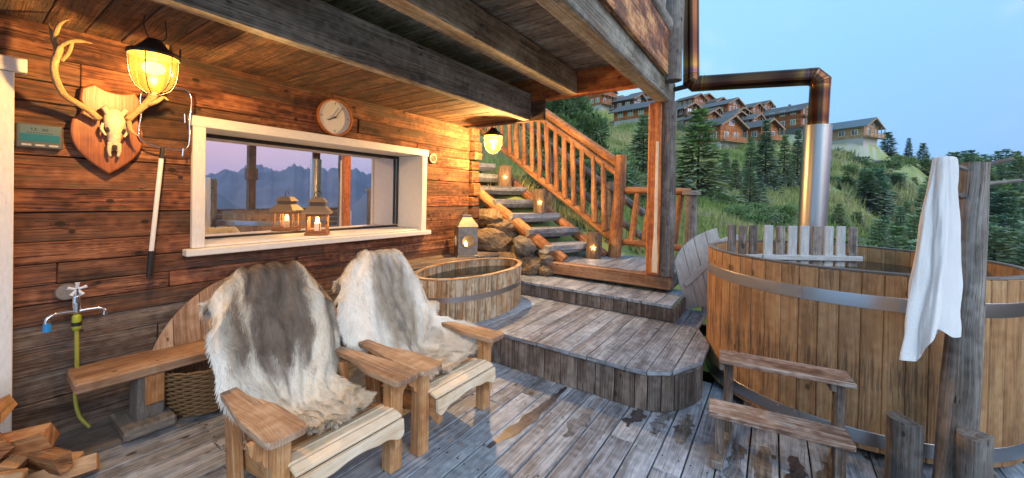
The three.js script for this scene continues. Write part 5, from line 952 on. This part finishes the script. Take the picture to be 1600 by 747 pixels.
// ---------------------------------------------------------------- lanterns
function flame(parent, x, y, z, s = 1) { part(parent, 'flame', (() => { const g = new THREE.SphereGeometry(0.012 * s, 14, 12); g.scale(1, 2, 1); return g; })(), std(1, 0.7, 0.3, 0.5, { emissive: new THREE.Color().setRGB(1, 0.55, 0.14), emissiveIntensity: 9 }), [x, y, z]); }
function candleLight(p, cd) { const l = new THREE.PointLight(new THREE.Color().setRGB(1, 0.55, 0.2), cd, 0, 2); l.position.copy(p); l.castShadow = true; l.shadow.radius = 0.6; l.name = 'candle_light'; scene.add(l); }
{
  const t = thing('metal_lantern', 'grey metal box lantern with a round window behind the oval tub', 'lantern', [4.13, 0.808, -3.6]); t.rotation.y = -0.62;
  const s = 0.27, h = 0.4, sh = new THREE.Shape(); sh.moveTo(-s / 2, 0); sh.lineTo(s / 2, 0); sh.lineTo(s / 2, h); sh.lineTo(-s / 2, h); const ho = new THREE.Path(); ho.absarc(0, 0.2, 0.085, 0, 2 * Math.PI); sh.holes.push(ho);
  for (let i = 0; i < 4; i++) { const a = i * Math.PI / 2; const m = part(t, 'side_panel', new THREE.ExtrudeGeometry(i < 2 || i === 3 ? sh : new THREE.Shape([[-s / 2, 0], [s / 2, 0], [s / 2, h], [-s / 2, h]].map((p) => new THREE.Vector2(...p))), { depth: 0.006, bevelEnabled: false, curveSegments: 24 }), M.zinc, [Math.sin(a) * (s / 2 - 0.003), 0.015, Math.cos(a) * (s / 2 - 0.003)], [0, a, 0]); if (i !== 2) part(m, 'porthole_ring', new THREE.TorusGeometry(0.088, 0.011, 10, 40), M.zinc, [0, 0.2, 0.008]); }
  part(t, 'base', cbox(0.31, 0.02, 0.31, 0, 0.004), M.zinc, [0, 0.01, 0]);
  const fr = (r0, r1, y0, y1) => { const g = new THREE.CylinderGeometry(r1 * Math.SQRT2, r0 * Math.SQRT2, y1 - y0, 4, 1); g.rotateY(Math.PI / 4); g.translate(0, (y0 + y1) / 2, 0); return g.toNonIndexed(); };
  const rg2 = fr(0.15, 0.06, 0.415, 0.55); rg2.computeVertexNormals(); part(t, 'roof', rg2, M.zinc); const r3 = fr(0.066, 0.066, 0.55, 0.575); r3.computeVertexNormals(); part(t, 'chimney_cap', r3, M.zinc);
  part(t, 'handle', new THREE.TorusGeometry(0.05, 0.006, 8, 24, Math.PI), M.iron, [0, 0.575, 0]);
  part(t, 'candle', new THREE.CylinderGeometry(0.035, 0.035, 0.12, 24), std(0.8, 0.74, 0.6, 0.5), [0, 0.075, 0]); flame(t, 0, 0.165, 0, 1.6);
  candleLight(V(4.13, 0.98, -3.6), 0.06);
}
{
  const t = thing('sill_lantern', 'brown wooden house lantern with a candle on the window sill', 'lantern', [2.225, 1.207, -4.03]); t.rotation.y = -0.62;
  const w = 0.185, h = 0.2, wm = M.log[1];
  part(t, 'base', cbox(w + 0.04, 0.02, w + 0.04, 0, 0.004), wm, [0, 0.012, 0]);
  for (const x of [-1, 1]) for (const z of [-1, 1]) part(t, 'corner_post', cbox(0.02, h, 0.02, 1, 0.003), wm, [x * w / 2, 0.022 + h / 2, z * w / 2]);
  for (let i = 0; i < 4; i++) { const a = i * Math.PI / 2; for (const y of [0.035, h + 0.01]) part(t, 'cross_rail', cbox(w - 0.02, 0.022, 0.016, 0, 0.002), wm, [Math.sin(a) * w / 2, y, Math.cos(a) * w / 2], [0, a, 0]); part(t, 'bar', cbox(0.01, h - 0.04, 0.01, 1, 0.002), wm, [Math.sin(a) * w / 2 + Math.cos(a) * 0.03, 0.022 + h / 2, Math.cos(a) * w / 2 - Math.sin(a) * 0.03], [0, a, 0]); }
  const fr = (r0, r1, y0, y1) => { const g = new THREE.CylinderGeometry(r1 * Math.SQRT2, r0 * Math.SQRT2, y1 - y0, 4, 1); g.rotateY(Math.PI / 4); g.translate(0, (y0 + y1) / 2, 0); const q = g.toNonIndexed(); q.computeVertexNormals(); return q; };
  const tin = std(0.30, 0.23, 0.16, 0.55, { metalness: 0.3 });
  part(t, 'eave', fr(0.135, 0.135, h + 0.024, h + 0.04), tin); part(t, 'roof', fr(0.13, 0.078, h + 0.04, h + 0.105), tin); part(t, 'neck', fr(0.072, 0.072, h + 0.105, h + 0.145), std(0.08, 0.06, 0.05, 0.7)); part(t, 'cap', fr(0.09, 0.05, h + 0.145, h + 0.195), tin);
  part(t, 'handle', new THREE.TorusGeometry(0.035, 0.004, 8, 24, Math.PI * 1.4), M.iron, [0, h + 0.225, 0]);
  part(t, 'latch', cbox(0.012, 0.03, 0.02, 1), M.iron, [w / 2 + 0.005, 0.13, w / 2 + 0.012]);
  part(t, 'candle', new THREE.CylinderGeometry(0.032, 0.032, 0.1, 24), std(0.85, 0.82, 0.75, 0.5), [0, 0.072, 0]); flame(t, 0, 0.148, 0, 1.7);
  candleLight(V(2.225, 1.355, -4.03), 0.22);
}
{
  const spots = [['hollow log lantern with a star cut-out near the top stair treads', 5.55, 1.82, -3.95], ['hollow log lantern with a star cut-out midway down the stairs', 5.5, 1.40, -3.2], ['hollow log lantern with a star cut-out at the foot of the stairs', 5.55, 0.74, -2.27]];
  const star = new THREE.Shape(); for (let i = 0; i < 10; i++) { const a = i / 10 * 2 * Math.PI + Math.PI / 2, r = i % 2 ? 0.02 : 0.048; star[i ? 'lineTo' : 'moveTo'](Math.cos(a) * r, Math.sin(a) * r); }
  spots.forEach(([label, x, y, z], i) => {
    const t = thing('log_lantern', label, 'lantern', [x, y, z], 'log lanterns on the stairs');
    part(t, 'log', logGeo(0.36, 0.115, 0.115, { seg: 20, rings: 6, wob: 0.09, seed: 9 + i }), M.bark);
    part(t, 'lid', new THREE.CylinderGeometry(0.09, 0.11, 0.03, 20), M.bark, [0, 0.372, 0]);
    const d = EYE.clone().sub(V(x, 0, z)); const a = Math.atan2(d.x, d.z);
    part(t, 'star_window_light', new THREE.ExtrudeGeometry(star, { depth: 0.01, bevelEnabled: false }), std(1, 0.6, 0.2, 0.5, { emissive: new THREE.Color().setRGB(1, 0.5, 0.1), emissiveIntensity: 1.1 }), [Math.sin(a) * 0.112, 0.17, Math.cos(a) * 0.112], [0, a, 0]);
    candleLight(V(x + Math.sin(a) * 0.16, y + 0.17, z + Math.cos(a) * 0.16), 0.04);
  });
}
// ---------------------------------------------------------------- firewood at the left edge
{
  const split = (L, r, seed) => { const rr = mulberry(seed), n = 3 + Math.floor(rr() * 2), pts = []; for (let i = 0; i < n + 1; i++) { const a = i / (n + 1) * 2 * Math.PI + (rr() - 0.5) * 0.7; pts.push([Math.cos(a) * r * (0.75 + rr() * 0.4), Math.sin(a) * r * (0.75 + rr() * 0.4)]); } return extr(pts, L, 0.006, 2); };
  const L = [[0.1, 0.055, -3.2, 0.2], [0.3, 0.06, -3.4, 1.0], [0.05, 0.06, -3.5, 0.3], [0.22, 0.165, -3.4, -0.5], [0.02, 0.17, -3.36, 0.5], [0.34, 0.06, -3.25, 1.3], [0.12, 0.275, -3.44, 0.15], [-0.06, 0.28, -3.38, 0.8], [0.0, 0.39, -3.46, 1.2], [0.14, 0.38, -3.52, -0.3], [0.2, 0.06, -3.1, 0.6], [-0.08, 0.06, -3.2, -0.2], [0.3, 0.165, -3.3, 0.4], [0.08, 0.165, -3.22, 1.1], [0.2, 0.275, -3.36, 0.9], [0.05, 0.49, -3.5, 0.4]];
  const names = ['thick split log at the foot of the firewood pile', 'split log sticking out right from the firewood pile', 'split log at the rear of the firewood pile', 'slanted split log in the middle of the firewood pile', 'split log low at the left of the firewood pile', 'split log lying out toward the bench from the firewood pile', 'split log high in the firewood pile', 'left log in the upper row of the firewood pile', 'second highest log crossing the firewood pile', 'top log next to the door casing', 'front split log nearest the picture edge', 'lowest left log of the firewood pile', 'split log resting on the rightmost pair of the pile', 'front log of the second row of the firewood pile', 'right log of the third row of the firewood pile', 'topmost log of the firewood pile'];
  L.forEach(([x, y, z, a], i) => { const m = part(scene, numbered('firewood_log'), split(0.32, 0.066, i + 40), [M.log[0], M.tub[0], M.log[2], M.tub[2]][i % 4], [x, y, z], [0.25 * Math.sin(i * 2.1), a, i]); m.userData = { label: names[i], category: 'firewood', group: 'firewood pile by the door' }; });
}
// ---------------------------------------------------------------- conifers
rg = mulberry(606);
// crown: whorls of drooping boughs set with small needle sprays
function spruceCrown(seed, H, R, whorls, perWhorl, sprays, size, col) {
  const r = mulberry(seed), P = [], N = [], C = [];
  const leaf = (p, d, up, L, W, c) => { const s = d.clone().cross(up).normalize().multiplyScalar(W), tip = p.clone().addScaledVector(d, L), mid = p.clone().addScaledVector(d, L * 0.45), n = s.clone().cross(d).normalize(); if (n.y < 0) n.negate(); for (const q of [p, mid.clone().add(s), tip, p, tip, mid.clone().sub(s)]) { P.push(q.x, q.y, q.z); N.push(n.x, n.y, n.z); C.push(...c); } };
  for (let k = 0; k < whorls; k++) {
    const t = (k + r() * 0.6) / whorls, y = H * (0.06 + 0.93 * t), prof = Math.pow(1 - t, 0.85) * (0.8 + 0.35 * r()), len = Math.max(0.12 * R, R * prof), n = Math.max(4, Math.round(perWhorl * (0.45 + 0.65 * (1 - t))));
    const ph = r() * 6.28;
    for (let i = 0; i < n; i++) {
      const a = ph + i / n * 6.283 + (r() - 0.5) * 0.7, L = len * (0.65 + r() * 0.5), rise = lerp(-0.28, 0.55, t) + (r() - 0.5) * 0.25, dir = V(Math.cos(a), rise, Math.sin(a)).normalize(), m = Math.max(3, Math.round(sprays * (L / R + 0.25)));
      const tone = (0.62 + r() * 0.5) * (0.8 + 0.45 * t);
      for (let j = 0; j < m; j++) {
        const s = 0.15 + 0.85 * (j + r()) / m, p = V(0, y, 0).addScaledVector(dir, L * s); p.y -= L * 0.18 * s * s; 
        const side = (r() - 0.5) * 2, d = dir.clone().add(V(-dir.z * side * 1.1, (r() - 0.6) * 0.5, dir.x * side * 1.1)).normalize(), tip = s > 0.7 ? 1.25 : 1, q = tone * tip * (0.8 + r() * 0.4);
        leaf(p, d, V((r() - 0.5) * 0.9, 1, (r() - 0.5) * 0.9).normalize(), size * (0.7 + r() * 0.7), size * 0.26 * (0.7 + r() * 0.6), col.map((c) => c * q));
      }
    }
  }
  const g = new THREE.BufferGeometry(); g.setAttribute('position', new THREE.Float32BufferAttribute(P, 3)); g.setAttribute('normal', new THREE.Float32BufferAttribute(N, 3)); g.setAttribute('color', new THREE.Float32BufferAttribute(C, 3)); return g;
}
const leafM = new THREE.MeshPhysicalMaterial({ vertexColors: true, roughness: 0.9, side: THREE.DoubleSide, transmission: 0.45, thickness: 0 });
const trunkM = std(0.09, 0.065, 0.05, 0.95);
function trunkGeo(H, r) { return taper([V(0, -0.6, 0), V(0.02 * H / 10, H * 0.35, 0), V(-0.02, H * 0.7, 0.03), V(0, H * 0.97, 0)], [r, r * 0.8, r * 0.45, r * 0.08], 7, 2); }
const FAR = [], NEAR = [];
const GREENS = [[0.14, 0.23, 0.095], [0.115, 0.2, 0.11], [0.21, 0.31, 0.1], [0.23, 0.32, 0.16]];
GREENS.push([0.21, 0.27, 0.12], [0.13, 0.26, 0.15]);
for (let i = 0; i < 6; i++) { FAR.push(spruceCrown(700 + i, 10, [2.5, 2.1, 2.9, 2.6, 3.2, 2.2][i], [30, 34, 26, 30, 24, 32][i], 12, 9, [0.85, 0.75, 0.9, 0.8, 1, 0.8][i], GREENS[i])); NEAR.push(spruceCrown(720 + i, 10, [2.5, 2.1, 2.9, 2.6, 3.2, 2.2][i], [38, 42, 34, 36, 30, 40][i], 14, 13, [0.5, 0.45, 0.55, 0.5, 0.6, 0.45][i], GREENS[i])); }
const trunkG = trunkGeo(10, 0.16);
const WORDS = ['dark green', 'blue green', 'fresh green', 'pale green', 'olive green', 'deep green'];
function spruce(px, k, topPy, variant, near, label, group, baseDrop = 0) {
  const p = atDepth(px, 300, k); const y0 = groundH(p.x, p.z) - 0.3 - baseDrop, top = atDepth(px, topPy, k).y, H = Math.max(1.2, top - y0);
  const t = thing('spruce_tree', label, 'tree', [p.x, y0, p.z], group);
  const s = H / 10, wide = clamp(Math.pow(10 / H, 0.25), 0.85, 1.7) * (0.8 + rg() * 0.5);
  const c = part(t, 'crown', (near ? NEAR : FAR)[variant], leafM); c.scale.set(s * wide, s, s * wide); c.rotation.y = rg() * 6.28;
  const tr = part(t, 'trunk', trunkG, trunkM); tr.scale.set(s, s, s);
  return t;
}
// [column, distance, row of the tip, variant, near?, label]
[[1090, 26, 172, 2, 1, 'tall dark spruce just right of the balcony post'], [1004, 34, 180, 3, 1, 'slender spruce just left of the balcony post below the chalets'],
 [1018, 17, 250, 1, 1, 'low bushy spruce behind the landing railing'], [985, 17, 262, 0, 1, 'low dark spruce behind the stair newel'],
 [1195, 44, 188, 1, 1, 'broad spruce in front of the gabled chalets'], [1224, 50, 212, 0, 1, 'dark spruce right of the broad one below the chalets'], [1172, 47, 214, 3, 1, 'pale slim spruce left of the broad one below the chalets'],
 [1133, 40, 238, 1, 1, 'small spruce on the meadow below the white based chalet'], [1148, 38, 250, 0, 1, 'small round spruce on the meadow'], [1245, 52, 203, 1, 1, 'spruce just left of the stove pipe'],
 [1185, 30, 274, 1, 1, 'short spruce in the middle of the green slope'], [1172, 27, 262, 3, 1, 'short pale spruce in the middle of the green slope'],
 [1385, 100, 207, 0, 0, 'spruce standing alone on the skyline right of the pale chalet'], [1418, 112, 216, 1, 0, 'second skyline spruce right of the pale chalet'], [1440, 118, 224, 0, 0, 'slim skyline spruce above the towel'],
 [1322, 62, 268, 2, 0, 'bright green spruce right of the stove pipe'], [1312, 40, 318, 2, 1, 'light green young spruce behind the hot tub']].forEach((a) => spruce(a[0], a[1], a[2], a[3], a[4], a[5]));
{ // the wood on the right, tree by tree
  const spots = []; const r = mulberry(77), cnt = {}, OW = ['first', 'second', 'third', 'fourth', 'fifth', 'sixth', 'seventh', 'eighth', 'ninth', 'tenth', 'eleventh', 'twelfth']; const ord = (v, ri) => OW[Math.min(11, (cnt[v + '_' + ri] = (cnt[v + '_' + ri] ?? -1) + 1))];
  const rows = [[128, 231, 248, 1448, 1600, 13], [105, 240, 262, 1425, 1600, 19], [80, 258, 288, 1365, 1610, 24], [62, 280, 312, 1325, 1610, 25], [46, 304, 338, 1305, 1610, 31], [34, 326, 362, 1296, 1620, 38], [23, 348, 376, 1340, 1640, 52]];
  const where = ['on the ridge', 'below the ridge', 'high in the wood', 'in the upper wood', 'in the middle of the wood', 'low in the wood', 'at the near edge of the wood'];
  rows.forEach(([k, t0, t1, x0, x1, w], ri) => {
    let i = 0; for (let px = x0; px < x1; px += w * (0.6 + r() * 0.6), i++) { const kk = k * (0.9 + r() * 0.22), v = Math.floor(r() * 6) % 6, drop = clamp((px - 1330) / 120); spots.push([px, kk, lerp(t0, t1, r()) + (ri > 1 ? (1 - drop) * 22 : 0), v, ri > 3 ? 1 : 0, `${ord(v, ri)} ${WORDS[v]} spruce from the left ${where[ri]}`, ri]); }
  });
  for (const s of spots) spruce(s[0], s[1], s[2], s[3], s[4], s[5], 'spruces of the wood right of the pipe ' + WORDS[s[3]] + ' ' + where[s[6]], s[6] > 1 ? 2.5 : 0.5);
  for (let i = 0; i < 14; i++) { const px = 1255 + i * 9 + r() * 8, k = 55 + r() * 30, v = Math.floor(r() * 6); spruce(px, k, 262 + r() * 40 + (px > 1300 ? -5 : 12), v, 0, ord(v, 'p') + ` ${WORDS[v]} spruce from the left on the slope around the stove pipe`, 'spruces around the stove pipe ' + WORDS[v]); }
}
// broad pine left of the chalets and leafy bushes
function bushCrown(seed, n, size, col, flat = 1) {
  const r = mulberry(seed), P = [], N = [], C = []; const cl = []; for (let i = 0; i < 34; i++) { const a = r() * 6.28, e = Math.acos(1 - 1.7 * r()), R = 0.45 + 0.5 * r(); cl.push([V(Math.sin(e) * Math.cos(a) * R, Math.cos(e) * R * flat, Math.sin(e) * Math.sin(a) * R), 0.2 + r() * 0.2, 0.65 + r() * 0.65]); }
  for (let i = 0; i < n; i++) { const [c, rad, tone] = cl[i % cl.length], v = V(r() - 0.5, r() - 0.5, r() - 0.5).normalize(), p = c.clone().addScaledVector(v, rad * Math.cbrt(r())), d = v.clone().add(V((r() - 0.5) * 1.4, 0.4 + (r() - 0.5), (r() - 0.5) * 1.4)).normalize(), s = d.clone().cross(V(r() - 0.5, 1, r() - 0.5)).normalize().multiplyScalar(size * 0.22), L = size * (0.7 + r() * 0.6), m = p.clone().addScaledVector(d, L * 0.5), tip = p.clone().addScaledVector(d, L), nn = s.clone().cross(d).normalize(); if (nn.y < 0) nn.negate(); const q = tone * (0.75 + r() * 0.5); for (const w of [p, m.clone().add(s), tip, p, tip, m.clone().sub(s)]) { P.push(w.x, w.y, w.z); N.push(nn.x, nn.y, nn.z); C.push(...col.map((x) => x * q)); } }
  const g = new THREE.BufferGeometry(); g.setAttribute('position', new THREE.Float32BufferAttribute(P, 3)); g.setAttribute('normal', new THREE.Float32BufferAttribute(N, 3)); g.setAttribute('color', new THREE.Float32BufferAttribute(C, 3)); return g;
}
{
  const t = thing('pine_tree', 'large bushy pine rising above the stair handrail', 'tree', [0, 0, 0]);
  const k = 15, p = atDepth(890, 200, k), y0 = groundH(p.x, p.z) - 0.5; t.position.set(p.x, y0, p.z);
  const c = part(t, 'crown', bushCrown(900, 15000, 0.115, [0.15, 0.26, 0.08], 1.25), leafM, [0, p.y - y0 - 0.2, 0]); c.scale.set(1.5, 1.55, 1.5);
  part(t, 'trunk', taper([V(0, -0.5, 0), V(0.05, (p.y - y0) * 0.5, 0), V(0, p.y - y0 + 0.8, 0)], [0.13, 0.1, 0.03], 8, 4), trunkM);
  for (let i = 0; i < 7; i++) { const a = i * 0.9, h = (p.y - y0) * 0.55 + i * 0.2; part(t, 'limb', taper([V(0, h, 0), V(Math.cos(a) * 0.5, h + 0.3, Math.sin(a) * 0.5), V(Math.cos(a) * 1.1, h + 0.7, Math.sin(a) * 1.1)], [0.05, 0.035, 0.01], 6, 3), trunkM); }
}
const BUSH = [bushCrown(910, 2600, 0.16, [0.17, 0.27, 0.08], 0.8), bushCrown(911, 2600, 0.15, [0.22, 0.32, 0.11], 0.7), bushCrown(912, 2600, 0.16, [0.13, 0.22, 0.095], 0.85)];
[[948, 16, 262, 1.5, 0, 'leafy green bush between the pine and the stair newel'], [925, 13, 240, 1.2, 2, 'shaded shrub under the large pine'], [962, 22, 232, 1.3, 1, 'light green bush on the slope left of the balcony post'], [880, 9.5, 330, 0.7, 1, 'green shrub growing beside the log stairs'], [905, 9, 350, 0.6, 0, 'low leafy shrub behind the stair balusters'], [925, 8.5, 372, 0.45, 1, 'small tuft of leaves near the stair foot'], [840, 8.6, 290, 0.7, 2, 'dark shrub behind the upper stair treads'],
 [1120, 24, 318, 1.0, 0, 'green bush beside the pale boulders'], [1160, 20, 330, 1.1, 1, 'broad low bush behind the slatted guard'], [1205, 18, 338, 1.0, 0, 'bush just left of the stove pipe foot'], [1230, 26, 318, 1.0, 1, 'light bush left of the stove pipe'], [1180, 24, 318, 0.9, 1, 'round bush above the slatted guard'], 
 [1290, 20, 352, 1.2, 1, 'light bush right of the pipe foot'], [1320, 16, 372, 1.0, 0, 'green bush behind the right end of the guard'], [1075, 14, 356, 0.5, 1, 'small shrub beside the capped post'],
 [1312, 88, 246, 2.2, 0, 'green scrub directly below the pale chalet'], [1338, 84, 250, 2.4, 2, 'dark scrub below the corner of the pale chalet'], [1360, 82, 256, 2.2, 1, 'light scrub on the rocky slope right of the pipe'], [1385, 86, 252, 2.3, 0, 'scrub at the foot of the lone skyline spruce'], [1330, 74, 272, 2.3, 1, 'pale scrub halfway down right of the pipe'], [1362, 70, 282, 2.2, 0, 'scrub above the first wood trees'], [1308, 64, 286, 2.0, 2, 'dark scrub beside the steel pipe'], [1395, 78, 268, 2.2, 2, 'scrub between the rocky slope and the wood'], [1410, 95, 248, 2.4, 1, 'light scrub under the second skyline spruce']].forEach(([px, k, py, s, v, label]) => {
  const p = atDepth(px, py, k), t = thing('green_bush', label, 'bush', [p.x, Math.min(p.y, groundH(p.x, p.z)) , p.z]); const h = Math.max(0.35 * s, p.y - t.position.y); t.rotation.y = px;
  const c = part(t, 'foliage', BUSH[v], leafM, [0, h * 0.45, 0]); c.scale.set(s * 1.15, Math.max(s * 0.8, h * 0.62), s * 1.15);
  part(t, 'stem', taper([V(0, -0.1, 0), V(0.02, h * 0.4, 0), V(0, h * 0.7, 0)], [0.05, 0.035, 0.01], 6, 2), trunkM);
});
// boulders on the slope
[[1122, 27, 297, 1.05, 'large pale flat boulder on the slope beyond the gate', 0.5], [1140, 20, 322, 0.5, 'light boulder below the flat one', 0.6], [1158, 21, 318, 0.6, 'light boulder in the rocky patch', 0.5], [1212, 22, 318, 0.5, 'pointed boulder left of the stove pipe', 0.9], [1100, 17, 340, 0.4, 'small rock on the grassy bank', 0.6], [1375, 88, 238, 2.2, 'pale rock outcrop below the skyline spruce', 0.5], [1130, 15, 345, 0.35, 'small rock above the slatted guard', 0.7], [1168, 17, 345, 0.3, 'white stone behind the slatted guard', 0.8]].forEach(([px, k, py, s, label, f], i) => {
  const p = atDepth(px, py, k), y = groundH(p.x, p.z); const m = part(scene, numbered('boulder'), rock(s, s * f, s * 0.8, i + 30), M.stone[1], [p.x, y + s * f * 0.35, p.z], [0, i, 0]); m.userData = { label, category: 'boulder' };
});
// ---------------------------------------------------------------- grass on the near slope (uncountable)
{
  const s = new THREE.BufferGeometry(), sp = [], r = mulberry(31); for (let i = 0; i < 12; i++) { const a = r() * 6.28, d = r() * 0.12, x = Math.cos(a) * d, z = Math.sin(a) * d, h = 0.16 + r() * 0.2, lx = (r() - 0.5) * 0.16, lz = (r() - 0.5) * 0.16, w = 0.012; const c = Math.cos(a * 3), q = Math.sin(a * 3); sp.push(x - w * c, 0, z - w * q, x + w * c, 0, z + w * q, x + lx, h, z + lz); }
  s.setAttribute('position', new THREE.Float32BufferAttribute(sp, 3)); s.computeVertexNormals();
  const n = 42000, im = new THREE.InstancedMesh(s, new THREE.MeshStandardMaterial({ roughness: 0.9, side: THREE.DoubleSide }), n), m4 = new THREE.Matrix4(), e = new THREE.Euler(), q = new THREE.Quaternion(), c = new THREE.Color();
  for (let i = 0; i < n; i++) {
    const az = (28 + r() * 84) * DEG, d = 7 * Math.pow(118 / 7, Math.pow(r(), 0.7)), x = Math.sin(az) * d, z = -Math.cos(az) * d, y = groundH(x, z), k = (0.7 + r() * 0.8) * lerp(1, 4.6, clamp((d - 7) / 100));
    e.set((r() - 0.5) * 0.4, r() * 6.28, (r() - 0.5) * 0.4); q.setFromEuler(e); m4.compose(V(x, y - 0.02, z), q, V(k, k * 0.8, k)); im.setMatrixAt(i, m4);
    const t = clamp(0.5 + fbm3(x * 0.1, 4, z * 0.1, 3) * 2), b = 0.75 + r() * 0.5; im.setColorAt(i, c.setRGB(lerp(0.22, 0.46, t) * b, lerp(0.29, 0.41, t) * b, lerp(0.08, 0.2, t) * b));
  }
  im.name = 'meadow_grass'; im.userData = { kind: 'stuff', label: 'tufts of meadow grass over the near slope', category: 'grass' }; scene.add(im);
}
// ---------------------------------------------------------------- chalets of the village
const slate = [std(0.11, 0.105, 0.11, 0.75), std(0.13, 0.125, 0.13, 0.75), std(0.12, 0.09, 0.075, 0.8), std(0.13, 0.18, 0.22, 0.7)];
const timberM = [M.orange[0], M.orange[1], M.wall[1], M.tub[0]], trimM = std(0.36, 0.22, 0.12, 0.7), paneM = phys(0.35, 0.38, 0.42, 0.05, { metalness: 0.8 }), frameWM = std(0.7, 0.69, 0.66, 0.6);
function chalet(label, px, py, k, w, d, hb, hw, turn, wallM, roofM, opt = {}) {
  // px, py: where the foot of the nearest corner shows; gable faces +z of the group
  const p = atDepth(px, py, k), t = thing('chalet', label, 'house', p.toArray(), 'chalets on the hillside'); const to = Math.atan2(-p.x, -p.z); t.rotation.y = to + turn + 0.2;
  const pitch = opt.pitch ?? 0.48, rise = w / 2 * Math.tan(pitch), H = hb + hw, base = opt.base ? M.concrete : M.plasterWhite;
  const zf = opt.fromCentre ? d / 2 : d / 2;
  part(t, 'base', cbox(w - 0.2, hb + 2, d - 0.2, 0), base, [0, hb / 2 - 1, 0]);
  const wg = new THREE.ExtrudeGeometry(new THREE.Shape([[-w / 2, hb], [w / 2, hb], [w / 2, H], [0, H + rise], [-w / 2, H]].map((q) => new THREE.Vector2(...q))), { depth: d, bevelEnabled: false }); wg.translate(0, 0, -d / 2); { const uv = wg.attributes.uv, ps = wg.attributes.position, nn = wg.attributes.normal; for (let i = 0; i < ps.count; i++) uv.setXY(i, (Math.abs(nn.getX(i)) > 0.5 ? ps.getZ(i) : ps.getX(i)) / 6, ps.getY(i) / 2.2); }
  const wall = part(t, 'wall', wg, wallM);
  const oh = 1.0, eave = 1.0, sl = Math.hypot(w / 2 + eave, rise + eave * Math.tan(pitch));
  const ch = part(t, 'roof', cbox(sl, 0.22, d + 2 * oh, 2), roofM, [(w / 2 + eave) / 2, H + rise - (rise + eave * Math.tan(pitch)) / 2 + 0.16, 0], [0, 0, -pitch]);
  part(t, 'roof', cbox(sl, 0.22, d + 2 * oh, 2), roofM, [-(w / 2 + eave) / 2, H + rise - (rise + eave * Math.tan(pitch)) / 2 + 0.16, 0], [0, 0, pitch]);
  for (const s of [-1, 1]) part(t, 'barge_board', cbox(sl, 0.34, 0.08, 0), trimM, [s * (w / 2 + eave) / 2, H + rise - (rise + eave * Math.tan(pitch)) / 2 + 0.05, d / 2 + oh + 0.04], [0, 0, -s * pitch]);
  if (opt.chimney) part(t, 'chimney', cbox(0.5, 1.6, 0.5, 1), M.concrete, [w * 0.18, H + rise + 0.2, -d * 0.15]);
  const win = (x, y, z, ry, ww = 1.1, hh = 1.2, fm = frameWM) => { const f = part(t, 'window', cbox(ww + 0.26, hh + 0.26, 0.1, 0), fm, [x, y, z], [0, ry, 0]); part(f, 'pane', new THREE.BoxGeometry(ww, hh, 0.04), paneM, [0, 0, 0.05]); part(f, 'glazing_bar', new THREE.BoxGeometry(0.09, hh, 0.05), fm, [0, 0, 0.075]); };
  const g = d / 2 + 0.03, nF = Math.max(1, Math.round(hw / 2.7));
  for (let f = 0; f < nF; f++) { const y = hb + 1.4 + f * 2.7; for (const x of w > 7 ? [-w * 0.3, 0, w * 0.3] : [-w * 0.22, w * 0.22]) win(x, y, g, 0, x === 0 ? 1.6 : 1.1, x === 0 ? 1.7 : 1.25); }
  if (rise > 1.6) win(0, H + rise * 0.28, g, 0, 1.4, 1.0);
  if (hb > 1.8) for (const x of [-w * 0.28, w * 0.05, w * 0.3]) win(x, hb * 0.55, d / 2 - 0.07, 0, 1.0, 1.1);
  for (let f = 0; f < nF; f++) for (let j = -1; j <= 1; j++) if (d > 5 || j) for (const s of opt.sides ?? [-1]) win(s * (w / 2 + 0.03), hb + 1.4 + f * 2.7, j * d * 0.3, s * Math.PI / 2);
  if (opt.balcony !== false) for (let f = 0; f < nF; f++) {
    const y = hb + 0.05 + f * 2.7, b = part(t, 'balcony', cbox(w + 0.4, 0.16, 1.3, 0), trimM, [0, y, d / 2 + 0.65]);
    part(b, 'rail', cbox(w + 0.4, 0.12, 0.1, 0), trimM, [0, 1.0, 0.6]); part(b, 'panel', cbox(w + 0.3, 0.62, 0.05, 0), wallM, [0, 0.5, 0.6]);
    for (const x of [-w / 2, -w / 4, 0, w / 4, w / 2]) part(b, 'post', cbox(0.13, 2.6, 0.13, 1), trimM, [x, 1.3, 0.62]);
  }
}
for (const [l, px, py, k, w, d, hb, hw, turn, wi, ri, o] of CH) chalet(l, px, py, k, w, d, hb, hw, turn, timberM[wi], slate[ri], o);
scene.fog = new THREE.FogExp2(new THREE.Color().setRGB(0.45, 0.6, 1.0), 0.00008);
scene.traverse((o) => { if (o.isMesh) { o.castShadow = true; o.receiveShadow = true; } });
renderer.render(scene, camera);
